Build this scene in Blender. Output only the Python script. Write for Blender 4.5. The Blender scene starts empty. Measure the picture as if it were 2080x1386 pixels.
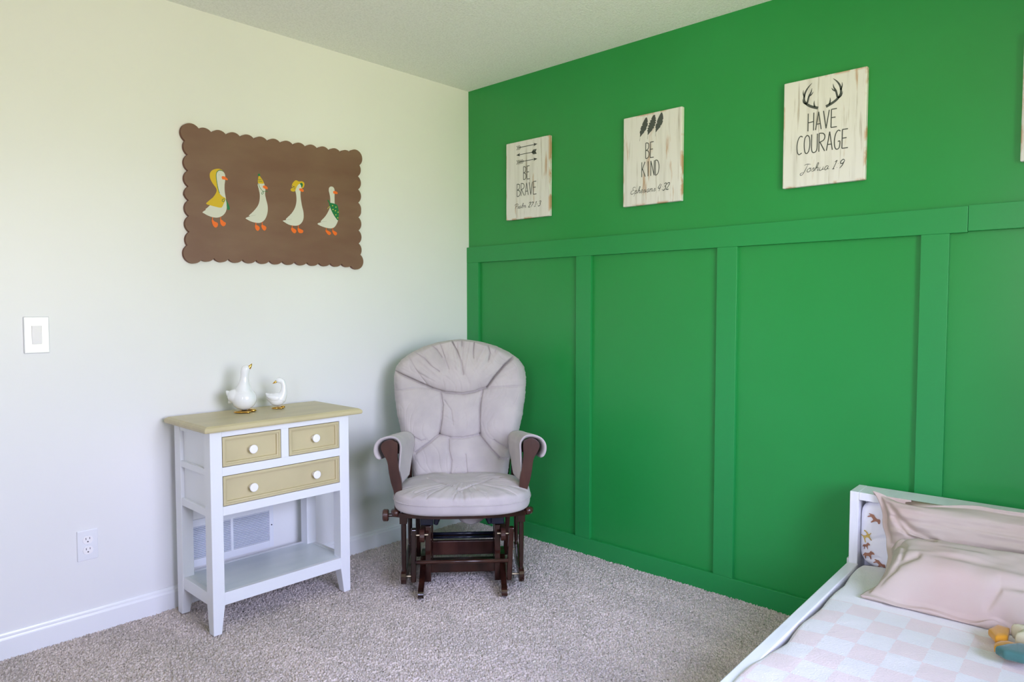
import bpy, bmesh, math, random
import numpy as np
from mathutils import Vector, Matrix, Euler
from mathutils.geometry import tessellate_polygon

C = bpy.context.scene.collection
S = bpy.context.scene
random.seed(7)
rng = np.random.default_rng(11)
PI = math.pi

# ------------------------------------------------------------------ camera
F_PX, YAW, PITCH, ROLL = 1437.9, 0.81751, -0.048648, -0.000438
cam_d = bpy.data.cameras.new('camera')
cam = bpy.data.objects.new('camera', cam_d)
C.objects.link(cam)
fw = Vector((math.sin(YAW) * math.cos(PITCH), math.cos(YAW) * math.cos(PITCH), math.sin(PITCH)))
rt = Vector((math.cos(YAW), -math.sin(YAW), 0))
up = rt.cross(fw)
rt2 = rt * math.cos(ROLL) + up * math.sin(ROLL)
up2 = up * math.cos(ROLL) - rt * math.sin(ROLL)
cam.matrix_world = Matrix((( rt2.x, up2.x, -fw.x, -2.79508), (rt2.y, up2.y, -fw.y, -2.95812),
                           (rt2.z, up2.z, -fw.z, 1.22784), (0, 0, 0, 1)))
cam_d.sensor_width = 36.0
cam_d.lens = F_PX / 2080 * 36.0
cam_d.clip_start = 0.02
S.camera = cam

# ------------------------------------------------------------------ colour management
S.view_settings.view_transform = 'Standard'
S.view_settings.look = 'None'
S.view_settings.gamma = 1
S.view_settings.use_curve_mapping = False
S.view_settings.exposure = 1.35
try:
    S.cycles.diffuse_bounces = 6
    S.cycles.max_bounces = 10
    S.cycles.use_denoising = True
    S.cycles.sample_clamp_indirect = 4.0
    S.cycles.caustics_reflective = False
    S.cycles.caustics_refractive = False
except Exception:
    pass

# ------------------------------------------------------------------ sky over a green lawn
ROOM_X0, ROOM_Y0, H = -3.75, -3.75, 2.44
W = bpy.data.worlds.new('world')
S.world = W
W.use_nodes = True
nt = W.node_tree
nt.nodes.clear()
o = nt.nodes.new('ShaderNodeOutputWorld')
bg = nt.nodes.new('ShaderNodeBackground')
tc = nt.nodes.new('ShaderNodeTexCoord')
sp = nt.nodes.new('ShaderNodeSeparateXYZ')
mp = nt.nodes.new('ShaderNodeMapRange')
cr = nt.nodes.new('ShaderNodeValToRGB')
mp.inputs['From Min'].default_value = -1
mp.inputs['From Max'].default_value = 1
SKY = [(0.0, (0.58, 0.55, 0.32)), (0.44, (0.90, 0.86, 0.52)), (0.497, (0.86, 0.88, 0.66)),
       (0.54, (1.12, 1.15, 1.36)), (0.70, (1.05, 1.12, 1.74)), (1.0, (0.75, 0.90, 1.74))]
while len(cr.color_ramp.elements) < len(SKY):
    cr.color_ramp.elements.new(0.5)
for e, (p_, c_) in zip(cr.color_ramp.elements, SKY):
    e.position = p_
    e.color = (*c_, 1)
nt.links.new(tc.outputs['Generated'], sp.inputs[0])
nt.links.new(sp.outputs['Z'], mp.inputs['Value'])
nt.links.new(mp.outputs[0], cr.inputs[0])
nt.links.new(cr.outputs[0], bg.inputs[0])
bg.inputs['Strength'].default_value = 6.0
nt.links.new(bg.outputs[0], o.inputs[0])

# windows (x0, x1, z0, z1) in the front wall, (y0, y1, z0, z1) in the left wall
WIN_FRONT = (-2.45, -0.95, 0.70, 2.12)
WIN_LEFT = (-3.35, -2.60, 0.80, 2.12)

def portal(name, loc, rot, sx, sy):
    d = bpy.data.lights.new(name, 'AREA')
    d.shape = 'RECTANGLE'
    d.size, d.size_y = sx, sy
    d.cycles.is_portal = True
    ob = bpy.data.objects.new(name, d)
    C.objects.link(ob)
    ob.location = loc
    ob.rotation_euler = rot
    return ob

portal('window_light_front', ((WIN_FRONT[0] + WIN_FRONT[1]) / 2, ROOM_Y0 - 0.02, (WIN_FRONT[2] + WIN_FRONT[3]) / 2),
       (PI / 2, 0, 0), WIN_FRONT[1] - WIN_FRONT[0], WIN_FRONT[3] - WIN_FRONT[2])
portal('window_light_left', (ROOM_X0 - 0.02, (WIN_LEFT[0] + WIN_LEFT[1]) / 2, (WIN_LEFT[2] + WIN_LEFT[3]) / 2),
       (PI / 2, 0, -PI / 2), WIN_LEFT[1] - WIN_LEFT[0], WIN_LEFT[3] - WIN_LEFT[2])

# ------------------------------------------------------------------ helpers
def lin(r, g, b):
    f = lambda c: ((c / 255 + 0.055) / 1.055) ** 2.4 if c / 255 > 0.04045 else c / 255 / 12.92
    return (f(r), f(g), f(b), 1.0)

def mat(name, col, rough=0.5, metal=0.0, spec=0.5, noise=None, bump=None, coat=0.0, sheen=0.0):
    """noise = (scale xyz, colour2, low, high); bump = (scale xyz, strength, distance)"""
    m = bpy.data.materials.new(name)
    m.use_nodes = True
    n = m.node_tree
    b = n.nodes['Principled BSDF']
    b.inputs['Base Color'].default_value = col
    b.inputs['Roughness'].default_value = rough
    b.inputs['Metallic'].default_value = metal
    b.inputs['Specular IOR Level'].default_value = spec
    b.inputs['Coat Weight'].default_value = coat
    b.inputs['Coat Roughness'].default_value = 0.1
    b.inputs['Sheen Weight'].default_value = sheen
    t = n.nodes.new('ShaderNodeTexCoord')
    if noise:
        mpn = n.nodes.new('ShaderNodeMapping')
        mpn.inputs['Scale'].default_value = noise[0]
        tx = n.nodes.new('ShaderNodeTexNoise')
        tx.inputs['Scale'].default_value = 1
        tx.inputs['Detail'].default_value = 5
        r = n.nodes.new('ShaderNodeValToRGB')
        r.color_ramp.elements[0].position = noise[2]
        r.color_ramp.elements[1].position = noise[3]
        r.color_ramp.elements[0].color = col
        r.color_ramp.elements[1].color = noise[1]
        n.links.new(t.outputs['Object'], mpn.inputs[0])
        n.links.new(mpn.outputs[0], tx.inputs[0])
        n.links.new(tx.outputs[0], r.inputs[0])
        n.links.new(r.outputs[0], b.inputs['Base Color'])
    if bump:
        mb_ = n.nodes.new('ShaderNodeMapping')
        mb_.inputs['Scale'].default_value = bump[0]
        tb = n.nodes.new('ShaderNodeTexNoise')
        tb.inputs['Scale'].default_value = 1
        tb.inputs['Detail'].default_value = 4
        bn = n.nodes.new('ShaderNodeBump')
        bn.inputs['Strength'].default_value = bump[1]
        bn.inputs['Distance'].default_value = bump[2]
        n.links.new(t.outputs['Object'], mb_.inputs[0])
        n.links.new(mb_.outputs[0], tb.inputs[0])
        n.links.new(tb.outputs[0], bn.inputs['Height'])
        n.links.new(bn.outputs[0], b.inputs['Normal'])
    return m

def link_parent(ob, parent):
    C.objects.link(ob)
    if parent is not None:
        ob.parent = parent
    return ob

def tag(ob, label=None, cat=None, group=None, kind=None):
    if label: ob['label'] = label
    if cat: ob['category'] = cat
    if group: ob['group'] = group
    if kind: ob['kind'] = kind
    return ob

def thing(name, label, cat, loc=(0, 0, 0), rz=0.0, group=None):
    e = bpy.data.objects.new(name, None)
    e.empty_display_size = 0.05
    C.objects.link(e)
    e.location = loc
    e.rotation_euler = (0, 0, rz)
    return tag(e, label, cat, group)

class MB:
    def __init__(self):
        self.v, self.f, self.m = [], [], []
    def add(self, vs, fs, m=0):
        k = len(self.v)
        self.v += [tuple(x) for x in vs]
        self.f += [tuple(i + k for i in q) for q in fs]
        self.m += [m] * len(fs)
        return self
    def box(self, x0, x1, y0, y1, z0, z1, m=0):
        x0, x1 = sorted((x0, x1)); y0, y1 = sorted((y0, y1)); z0, z1 = sorted((z0, z1))
        v = [(x0, y0, z0), (x1, y0, z0), (x1, y1, z0), (x0, y1, z0), (x0, y0, z1), (x1, y0, z1), (x1, y1, z1), (x0, y1, z1)]
        f = [(0, 3, 2, 1), (4, 5, 6, 7), (0, 1, 5, 4), (1, 2, 6, 5), (2, 3, 7, 6), (3, 0, 4, 7)]
        return self.add(v, f, m)
    def hexa(self, lo, hi, m=0):
        """lo, hi: four points each (counter-clockwise seen from outside the top)"""
        f = [(3, 2, 1, 0), (4, 5, 6, 7), (0, 1, 5, 4), (1, 2, 6, 5), (2, 3, 7, 6), (3, 0, 4, 7)]
        return self.add(list(lo) + list(hi), f, m)
    def prism(self, poly, fn, a, b, m=0):
        """poly 2-D outline; fn(p, q, t) -> 3-D point; t from a to b"""
        n = len(poly)
        vs = [fn(p, q, a) for p, q in poly] + [fn(p, q, b) for p, q in poly]
        fs = [(i, (i + 1) % n, n + (i + 1) % n, n + i) for i in range(n)]
        tri = tessellate_polygon([[Vector((p, q, 0)) for p, q in poly]])
        fs += [tuple(t) for t in tri] + [tuple(n + i for i in reversed(t)) for t in tri]
        return self.add(vs, fs, m)
    def tube(self, pts, rad, seg=12, cap=True, m=0):
        pts = [Vector(p) for p in pts]
        if not hasattr(rad, '__len__'): rad = [rad] * len(pts)
        vs, fs = [], []
        prev = None
        for i, p in enumerate(pts):
            d = (pts[min(i + 1, len(pts) - 1)] - pts[max(i - 1, 0)]).normalized()
            if prev is None:
                a = Vector((0, 0, 1)) if abs(d.z) < 0.9 else Vector((1, 0, 0))
                u = d.cross(a).normalized()
            else:
                u = (prev - d * prev.dot(d)).normalized()
            prev = u
            w = d.cross(u)
            for k in range(seg):
                t = 2 * PI * k / seg
                vs.append(p + (u * math.cos(t) + w * math.sin(t)) * rad[i])
        for i in range(len(pts) - 1):
            for k in range(seg):
                a, b = i * seg + k, i * seg + (k + 1) % seg
                fs.append((a, b, b + seg, a + seg))
        if cap:
            fs.append(tuple(range(seg - 1, -1, -1)))
            fs.append(tuple((len(pts) - 1) * seg + k for k in range(seg)))
        return self.add(vs, fs, m)
    def ribbon(self, pts, wid, fn, m=0, close_round=True):
        """flat stroke in 2-D; fn(x, y) -> 3-D"""
        P = [Vector((p[0], p[1])) for p in pts]
        if not hasattr(wid, '__len__'): wid = [wid] * len(P)
        L, Rr = [], []
        for i, p in enumerate(P):
            d = P[min(i + 1, len(P) - 1)] - P[max(i - 1, 0)]
            if d.length < 1e-9: d = Vector((1, 0))
            d.normalize()
            nrm = Vector((-d.y, d.x))
            L.append(p + nrm * wid[i] / 2); Rr.append(p - nrm * wid[i] / 2)
        n = len(P)
        vs = [fn(q.x, q.y) for q in L] + [fn(q.x, q.y) for q in Rr]
        self.add(vs, [(i, i + 1, n + i + 1, n + i) for i in range(n - 1)], m)
        return self
    def flat(self, poly, fn, m=0):
        tri = tessellate_polygon([[Vector((p, q, 0)) for p, q in poly]])
        return self.add([fn(p, q) for p, q in poly], [tuple(t) for t in tri], m)
    def build(self, name, mats, parent=None, bevel=0.0, seg=2, smooth=False, sub=0, angle=0.6):
        me = bpy.data.meshes.new(name)
        me.from_pydata([tuple(x) for x in self.v], [], self.f)
        if not isinstance(mats, (list, tuple)): mats = [mats]
        for x in mats: me.materials.append(x)
        if len(mats) > 1: me.polygons.foreach_set('material_index', self.m)
        bm = bmesh.new(); bm.from_mesh(me)
        bmesh.ops.recalc_face_normals(bm, faces=bm.faces)
        bm.to_mesh(me); bm.free()
        if smooth: me.polygons.foreach_set('use_smooth', [True] * len(me.polygons))
        me.update()
        ob = bpy.data.objects.new(name, me)
        link_parent(ob, parent)
        if bevel > 0:
            b = ob.modifiers.new('edge', 'BEVEL')
            b.width = bevel; b.segments = seg; b.limit_method = 'ANGLE'; b.angle_limit = angle
        if sub:
            s = ob.modifiers.new('smooth', 'SUBSURF'); s.levels = sub; s.render_levels = sub
        return ob

def smooth_poly(poly, closed=True, k=4):
    """Catmull-Rom"""
    n = len(poly); out = []
    rngi = range(n) if closed else range(n - 1)
    for i in rngi:
        if closed:
            p = [poly[(i + j) % n] for j in (-1, 0, 1, 2)]
        else:
            p = [poly[max(0, min(n - 1, i + j))] for j in (-1, 0, 1, 2)]
        for s in range(k):
            t = s / k
            out.append(tuple(0.5 * (2 * p[1][a] + (-p[0][a] + p[2][a]) * t + (2 * p[0][a] - 5 * p[1][a] + 4 * p[2][a] - p[3][a]) * t * t
                             + (-p[0][a] + 3 * p[1][a] - 3 * p[2][a] + p[3][a]) * t ** 3) for a in range(len(poly[0]))))
    if not closed: out.append(tuple(poly[-1]))
    return out

def seg_dist(X, Y, pts):
    """distance of grid points to a polyline, and the position along it 0..1"""
    best = np.full(X.shape, 1e9)
    for (x0, y0), (x1, y1) in zip(pts[:-1], pts[1:]):
        dx, dy = x1 - x0, y1 - y0
        l2 = dx * dx + dy * dy + 1e-12
        t = np.clip(((X - x0) * dx + (Y - y0) * dy) / l2, 0, 1)
        best = np.minimum(best, np.hypot(X - x0 - t * dx, Y - y0 - t * dy))
    return best

def vnoise(X, Y, scale, seed):
    """smooth value noise on a grid, -1..1"""
    r = np.random.default_rng(seed).uniform(-1, 1, (64, 64))
    x, y = X * scale, Y * scale
    xi, yi = np.floor(x).astype(int), np.floor(y).astype(int)
    fx, fy = x - xi, y - yi
    fx, fy = fx * fx * (3 - 2 * fx), fy * fy * (3 - 2 * fy)
    g = lambda a, b: r[a % 64, b % 64]
    return (g(xi, yi) * (1 - fx) + g(xi + 1, yi) * fx) * (1 - fy) + (g(xi, yi + 1) * (1 - fx) + g(xi + 1, yi + 1) * fx) * fy

def sheet_mesh(name, P, mats, parent=None, Q=None, closed_u=False, midx=None):
    """P[nu, nv, 3] grid; Q optional back grid sharing the border of P -> closed cushion"""
    nu, nv = P.shape[:2]
    V = P.reshape(-1, 3)
    idx = np.arange(nu * nv).reshape(nu, nv)
    def quads(I):
        return np.stack([I[:-1, :-1], I[1:, :-1], I[1:, 1:], I[:-1, 1:]], -1).reshape(-1, 4)
    Fc = quads(idx)
    if Q is not None:
        J = idx.copy()
        inner = np.arange((nu - 2) * (nv - 2)).reshape(nu - 2, nv - 2) + nu * nv
        J[1:-1, 1:-1] = inner
        V = np.concatenate([V, Q[1:-1, 1:-1].reshape(-1, 3)])
        Fc = np.concatenate([Fc, quads(J)[:, ::-1]])
    me = bpy.data.meshes.new(name)
    me.from_pydata(V.tolist(), [], Fc.tolist())
    if not isinstance(mats, (list, tuple)): mats = [mats]
    for x in mats: me.materials.append(x)
    bm = bmesh.new(); bm.from_mesh(me)
    if Q is not None: bmesh.ops.recalc_face_normals(bm, faces=bm.faces)
    bm.to_mesh(me); bm.free()
    me.polygons.foreach_set('use_smooth', [True] * len(me.polygons))
    ob = bpy.data.objects.new(name, me)
    link_parent(ob, parent)
    return ob

# ------------------------------------------------------------------ materials
M = {}
M['wall_white'] = mat('wall_white', (0.835, 0.835, 0.845, 1), 0.42, noise=((1.3, 1.3, 1.3), (0.805, 0.805, 0.815, 1), 0.35, 0.7), bump=((60, 60, 60), 0.10, 0.002))
M['wall_grey'] = mat('wall_warm_grey', (0.58, 0.575, 0.57, 1), 0.6)  # made-up tone for the unseen walls, darkened to cut bounced light
M['ceiling'] = mat('ceiling', (0.94, 0.94, 0.93, 1), 0.95, bump=((110, 110, 110), 0.7, 0.006), noise=((120, 120, 120), (0.86, 0.86, 0.85, 1), 0.45, 0.62))
M['green'] = mat('green_paint', (0.014, 0.265, 0.052, 1), 0.34, noise=((2, 2, 2), (0.017, 0.278, 0.060, 1), 0.35, 0.7), bump=((70, 70, 70), 0.06, 0.002))
M['green_trim'] = mat('green_trim_paint', (0.016, 0.275, 0.066, 1), 0.36, bump=((60, 8, 120), 0.12, 0.002))
M['trim_white'] = mat('trim_white', (0.84, 0.85, 0.88, 1), 0.28)
M['furn_white'] = mat('furniture_white', (0.81, 0.825, 0.86, 1), 0.33, bump=((30, 30, 6), 0.05, 0.002))
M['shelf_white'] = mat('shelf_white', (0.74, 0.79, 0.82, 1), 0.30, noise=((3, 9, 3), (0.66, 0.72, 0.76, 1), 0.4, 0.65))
M['tan'] = mat('tan_paint', lin(200, 188, 150), 0.38, noise=((4, 14, 4), lin(192, 180, 143), 0.4, 0.6), bump=((8, 30, 8), 0.08, 0.002))
M['knob'] = mat('white_knob', (0.92, 0.90, 0.93, 1), 0.15)
M['gap_shade'] = mat('drawer_gap_shade', (0.10, 0.09, 0.07, 1), 0.9)  # dark colour stands in for the shade around the drawers
M['porcelain'] = mat('white_porcelain', (0.86, 0.87, 0.90, 1), 0.08, coat=0.6)
M['gold'] = mat('gold_glaze', (0.80, 0.46, 0.10, 1), 0.16, metal=1.0)
M['brass'] = mat('brass', (0.40, 0.33, 0.22, 1), 0.35, metal=1.0)
M['plastic'] = mat('white_plastic', (0.82, 0.83, 0.88, 1), 0.15)
M['slot'] = mat('dark_slot', (0.03, 0.03, 0.04, 1), 0.6)
M['vent'] = mat('vent_white', (0.80, 0.82, 0.88, 1), 0.3)
M['vent_shade'] = mat('vent_gap_shade', (0.10, 0.14, 0.26, 1), 0.9)  # bluish dark colour stands in for shade between the louvres
M['wood'] = mat('mahogany', (0.040, 0.012, 0.008, 1), 0.16, spec=0.6, noise=((14, 14, 3), (0.015, 0.005, 0.004, 1), 0.35, 0.65), coat=0.3)
M['wood_worn'] = mat('mahogany_worn', (0.070, 0.026, 0.018, 1), 0.26, spec=0.6, noise=((14, 14, 5), (0.035, 0.012, 0.009, 1), 0.35, 0.65))
M['black_plastic'] = mat('black_plastic', (0.012, 0.014, 0.028, 1), 0.22)
M['fabric'] = mat('grey_microfiber', lin(190, 182, 181), 0.95, sheen=0.15, noise=((9, 9, 9), lin(180, 172, 173), 0.4, 0.62), bump=((260, 260, 260), 0.15, 0.001))
M['bed_white'] = mat('bed_white', (0.81, 0.81, 0.83, 1), 0.35, noise=((6, 40, 6), (0.76, 0.765, 0.785, 1), 0.45, 0.65))
M['pink_linen'] = mat('pink_linen', lin(197, 183, 172), 0.95, sheen=0.0, noise=((5, 5, 5), lin(196, 175, 165), 0.4, 0.65), bump=((200, 60, 200), 0.25, 0.001))
M['sheet'] = mat('white_sheet', (0.88, 0.87, 0.92, 1), 0.9, bump=((20, 20, 60), 0.2, 0.003))
M['mustard'] = mat('mustard_felt', lin(204, 142, 20), 0.9, bump=((120, 120, 120), 0.4, 0.001), sheen=0.3)
M['teal'] = mat('teal_felt', lin(60, 106, 100), 0.9, bump=((30, 160, 30), 0.5, 0.002), sheen=0.3)
M['cream'] = mat('cream_felt', lin(212, 206, 178), 0.9, bump=((120, 120, 120), 0.3, 0.001))
M['board'] = mat('brown_board', lin(119, 86, 72), 0.42, noise=((3.2, 3.2, 9), lin(128, 98, 82), 0.38, 0.66), bump=((90, 90, 40), 0.25, 0.001))
M['board_edge'] = mat('brown_board_edge', lin(112, 66, 48), 0.6)
M['p_white'] = mat('paint_white', lin(212, 212, 204), 0.6)
M['p_yellow'] = mat('paint_yellow', lin(214, 178, 30), 0.55)
M['p_pale'] = mat('paint_pale_yellow', lin(205, 205, 90), 0.55)
M['p_green'] = mat('paint_green', lin(22, 116, 66), 0.55)
M['p_orange'] = mat('paint_orange', lin(240, 112, 34), 0.55)
M['p_navy'] = mat('paint_navy', lin(60, 80, 90), 0.55)
M['p_grey'] = mat('paint_grey', lin(170, 172, 168), 0.6)
M['ink'] = mat('charcoal_ink', lin(74, 80, 78), 0.7)
M['glass'] = None

def whitewash():
    m = bpy.data.materials.new('whitewashed_wood')
    m.use_nodes = True
    n = m.node_tree; b = n.nodes['Principled BSDF']
    b.inputs['Roughness'].default_value = 0.55
    t = n.nodes.new('ShaderNodeTexCoord')
    oi = n.nodes.new('ShaderNodeObjectInfo')
    add = n.nodes.new('ShaderNodeVectorMath'); add.operation = 'ADD'
    n.links.new(t.outputs['Object'], add.inputs[0])
    rv = n.nodes.new('ShaderNodeVectorMath'); rv.operation = 'SCALE'
    rv.inputs[0].default_value = (3.7, 1.3, 2.9)
    n.links.new(oi.outputs['Random'], rv.inputs['Scale'])
    n.links.new(rv.outputs[0], add.inputs[1])
    def streak(scale, lo, hi, detail=4):
        mpn = n.nodes.new('ShaderNodeMapping'); mpn.inputs['Scale'].default_value = scale
        tx = n.nodes.new('ShaderNodeTexNoise'); tx.inputs['Scale'].default_value = 1; tx.inputs['Detail'].default_value = detail
        r = n.nodes.new('ShaderNodeMapRange'); r.inputs['From Min'].default_value = lo; r.inputs['From Max'].default_value = hi
        n.links.new(add.outputs[0], mpn.inputs[0]); n.links.new(mpn.outputs[0], tx.inputs[0]); n.links.new(tx.outputs[0], r.inputs['Value'])
        return r.outputs[0]
    def mix(a, col, fac, k=1.0):
        mx = n.nodes.new('ShaderNodeMix'); mx.data_type = 'RGBA'
        ml = n.nodes.new('ShaderNodeMath'); ml.operation = 'MULTIPLY'; ml.inputs[1].default_value = k
        n.links.new(fac, ml.inputs[0]); n.links.new(ml.outputs[0], mx.inputs[0])
        if isinstance(a, tuple): mx.inputs[6].default_value = a
        else: n.links.new(a, mx.inputs[6])
        mx.inputs[7].default_value = col
        return mx.outputs[2]
    c = mix(lin(222, 221, 219), lin(204, 202, 198), streak((40, 40, 3), 0.50, 0.75))
    c = mix(c, lin(150, 140, 124), streak((70, 70, 4), 0.60, 0.72), 0.75)
    c = mix(c, lin(176, 132, 88), streak((30, 30, 5), 0.62, 0.72), 0.7)
    # worn rim: distance to the edge of the board, from the object's own coordinates
    s = n.nodes.new('ShaderNodeSeparateXYZ'); n.links.new(t.outputs['Object'], s.inputs[0])
    def edge(outp, half):
        a = n.nodes.new('ShaderNodeMath'); a.operation = 'ABSOLUTE'; n.links.new(outp, a.inputs[0])
        r = n.nodes.new('ShaderNodeMapRange'); r.inputs['From Min'].default_value = half - 0.010; r.inputs['From Max'].default_value = half - 0.001
        n.links.new(a.outputs[0], r.inputs['Value']); return r.outputs[0]
    mx_ = n.nodes.new('ShaderNodeMath'); mx_.operation = 'MAXIMUM'
    n.links.new(edge(s.outputs['Y'], 0.1525), mx_.inputs[0]); n.links.new(edge(s.outputs['Z'], 0.203), mx_.inputs[1])
    pr = n.nodes.new('ShaderNodeMath'); pr.operation = 'MULTIPLY'
    n.links.new(mx_.outputs[0], pr.inputs[0]); n.links.new(streak((18, 18, 14), 0.50, 0.60), pr.inputs[1])
    c = mix(c, lin(190, 146, 112), pr.outputs[0], 0.9)
    n.links.new(c, b.inputs['Base Color'])
    return m
M['whitewash'] = whitewash()

def carpet_mat():
    m = bpy.data.materials.new('carpet_yarn')
    m.use_nodes = True
    n = m.node_tree; b = n.nodes['Principled BSDF']
    b.inputs['Roughness'].default_value = 1.0
    b.inputs['Specular IOR Level'].default_value = 0.1
    b.inputs['Sheen Weight'].default_value = 0.2
    t = n.nodes.new('ShaderNodeTexCoord')
    def nz(scale, detail, c0, c1, lo, hi):
        mpn = n.nodes.new('ShaderNodeMapping'); mpn.inputs['Scale'].default_value = scale
        tx = n.nodes.new('ShaderNodeTexNoise'); tx.inputs['Scale'].default_value = 1; tx.inputs['Detail'].default_value = detail
        r = n.nodes.new('ShaderNodeValToRGB')
        r.color_ramp.elements[0].position = lo; r.color_ramp.elements[1].position = hi
        r.color_ramp.elements[0].color = c0; r.color_ramp.elements[1].color = c1
        n.links.new(t.outputs['Object'], mpn.inputs[0]); n.links.new(mpn.outputs[0], tx.inputs[0]); n.links.new(tx.outputs[0], r.inputs[0])
        return r.outputs[0]
    a = nz((230, 230, 230), 2, lin(192, 179, 174), lin(232, 219, 211), 0.35, 0.62)
    k = nz((5.5, 1.6, 1), 2, (0.93, 0.93, 0.93, 1), (1.05, 1.04, 1.04, 1), 0.4, 0.6)
    mx = n.nodes.new('ShaderNodeMix'); mx.data_type = 'RGBA'; mx.blend_type = 'MULTIPLY'; mx.inputs[0].default_value = 1
    n.links.new(a, mx.inputs[6]); n.links.new(k, mx.inputs[7])
    n.links.new(mx.outputs[2], b.inputs['Base Color'])
    return m
M['carpet'] = carpet_mat()

def blanket_mat():
    m = bpy.data.materials.new('checker_towelling')
    m.use_nodes = True
    n = m.node_tree; b = n.nodes['Principled BSDF']
    b.inputs['Roughness'].default_value = 1.0
    b.inputs['Sheen Weight'].default_value = 0.3
    t = n.nodes.new('ShaderNodeTexCoord')
    mpn = n.nodes.new('ShaderNodeMapping')
    mpn.inputs['Location'].default_value = (0.737 / 0.090, 2.243 / 0.078, 0.5)
    mpn.inputs['Scale'].default_value = (1 / 0.090, 1 / 0.078, 0.0)
    nz = n.nodes.new('ShaderNodeTexNoise'); nz.inputs['Scale'].default_value = 130
    n.links.new(t.outputs['Object'], nz.inputs[0])
    sub = n.nodes.new('ShaderNodeVectorMath'); sub.operation = 'MULTIPLY_ADD'
    sub.inputs[1].default_value = (0.008, 0.008, 0); 
    n.links.new(nz.outputs['Color'], sub.inputs[0]); n.links.new(t.outputs['Object'], sub.inputs[2])
    n.links.new(sub.outputs[0], mpn.inputs[0])
    ch = n.nodes.new('ShaderNodeTexChecker'); ch.inputs['Scale'].default_value = 1.0
    ch.inputs['Color1'].default_value = lin(218, 202, 197)
    ch.inputs['Color2'].default_value = lin(218, 215, 212)
    n.links.new(mpn.outputs[0], ch.inputs[0])
    s = n.nodes.new('ShaderNodeSeparateXYZ'); n.links.new(t.outputs['Object'], s.inputs[0])
    g = n.nodes.new('ShaderNodeMath'); g.operation = 'GREATER_THAN'; g.inputs[1].default_value = -0.647
    n.links.new(s.outputs['X'], g.inputs[0])
    mx = n.nodes.new('ShaderNodeMix'); mx.data_type = 'RGBA'
    n.links.new(g.outputs[0], mx.inputs[0]); n.links.new(ch.outputs[0], mx.inputs[6]); mx.inputs[7].default_value = lin(224, 222, 220)
    n.links.new(mx.outputs[2], b.inputs['Base Color'])
    bn = n.nodes.new('ShaderNodeBump'); bn.inputs['Strength'].default_value = 0.5; bn.inputs['Distance'].default_value = 0.003
    nb = n.nodes.new('ShaderNodeTexNoise'); nb.inputs['Scale'].default_value = 220
    n.links.new(t.outputs['Object'], nb.inputs[0]); n.links.new(nb.outputs[0], bn.inputs['Height']); n.links.new(bn.outputs[0], b.inputs['Normal'])
    return m
M['blanket'] = blanket_mat()

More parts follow.
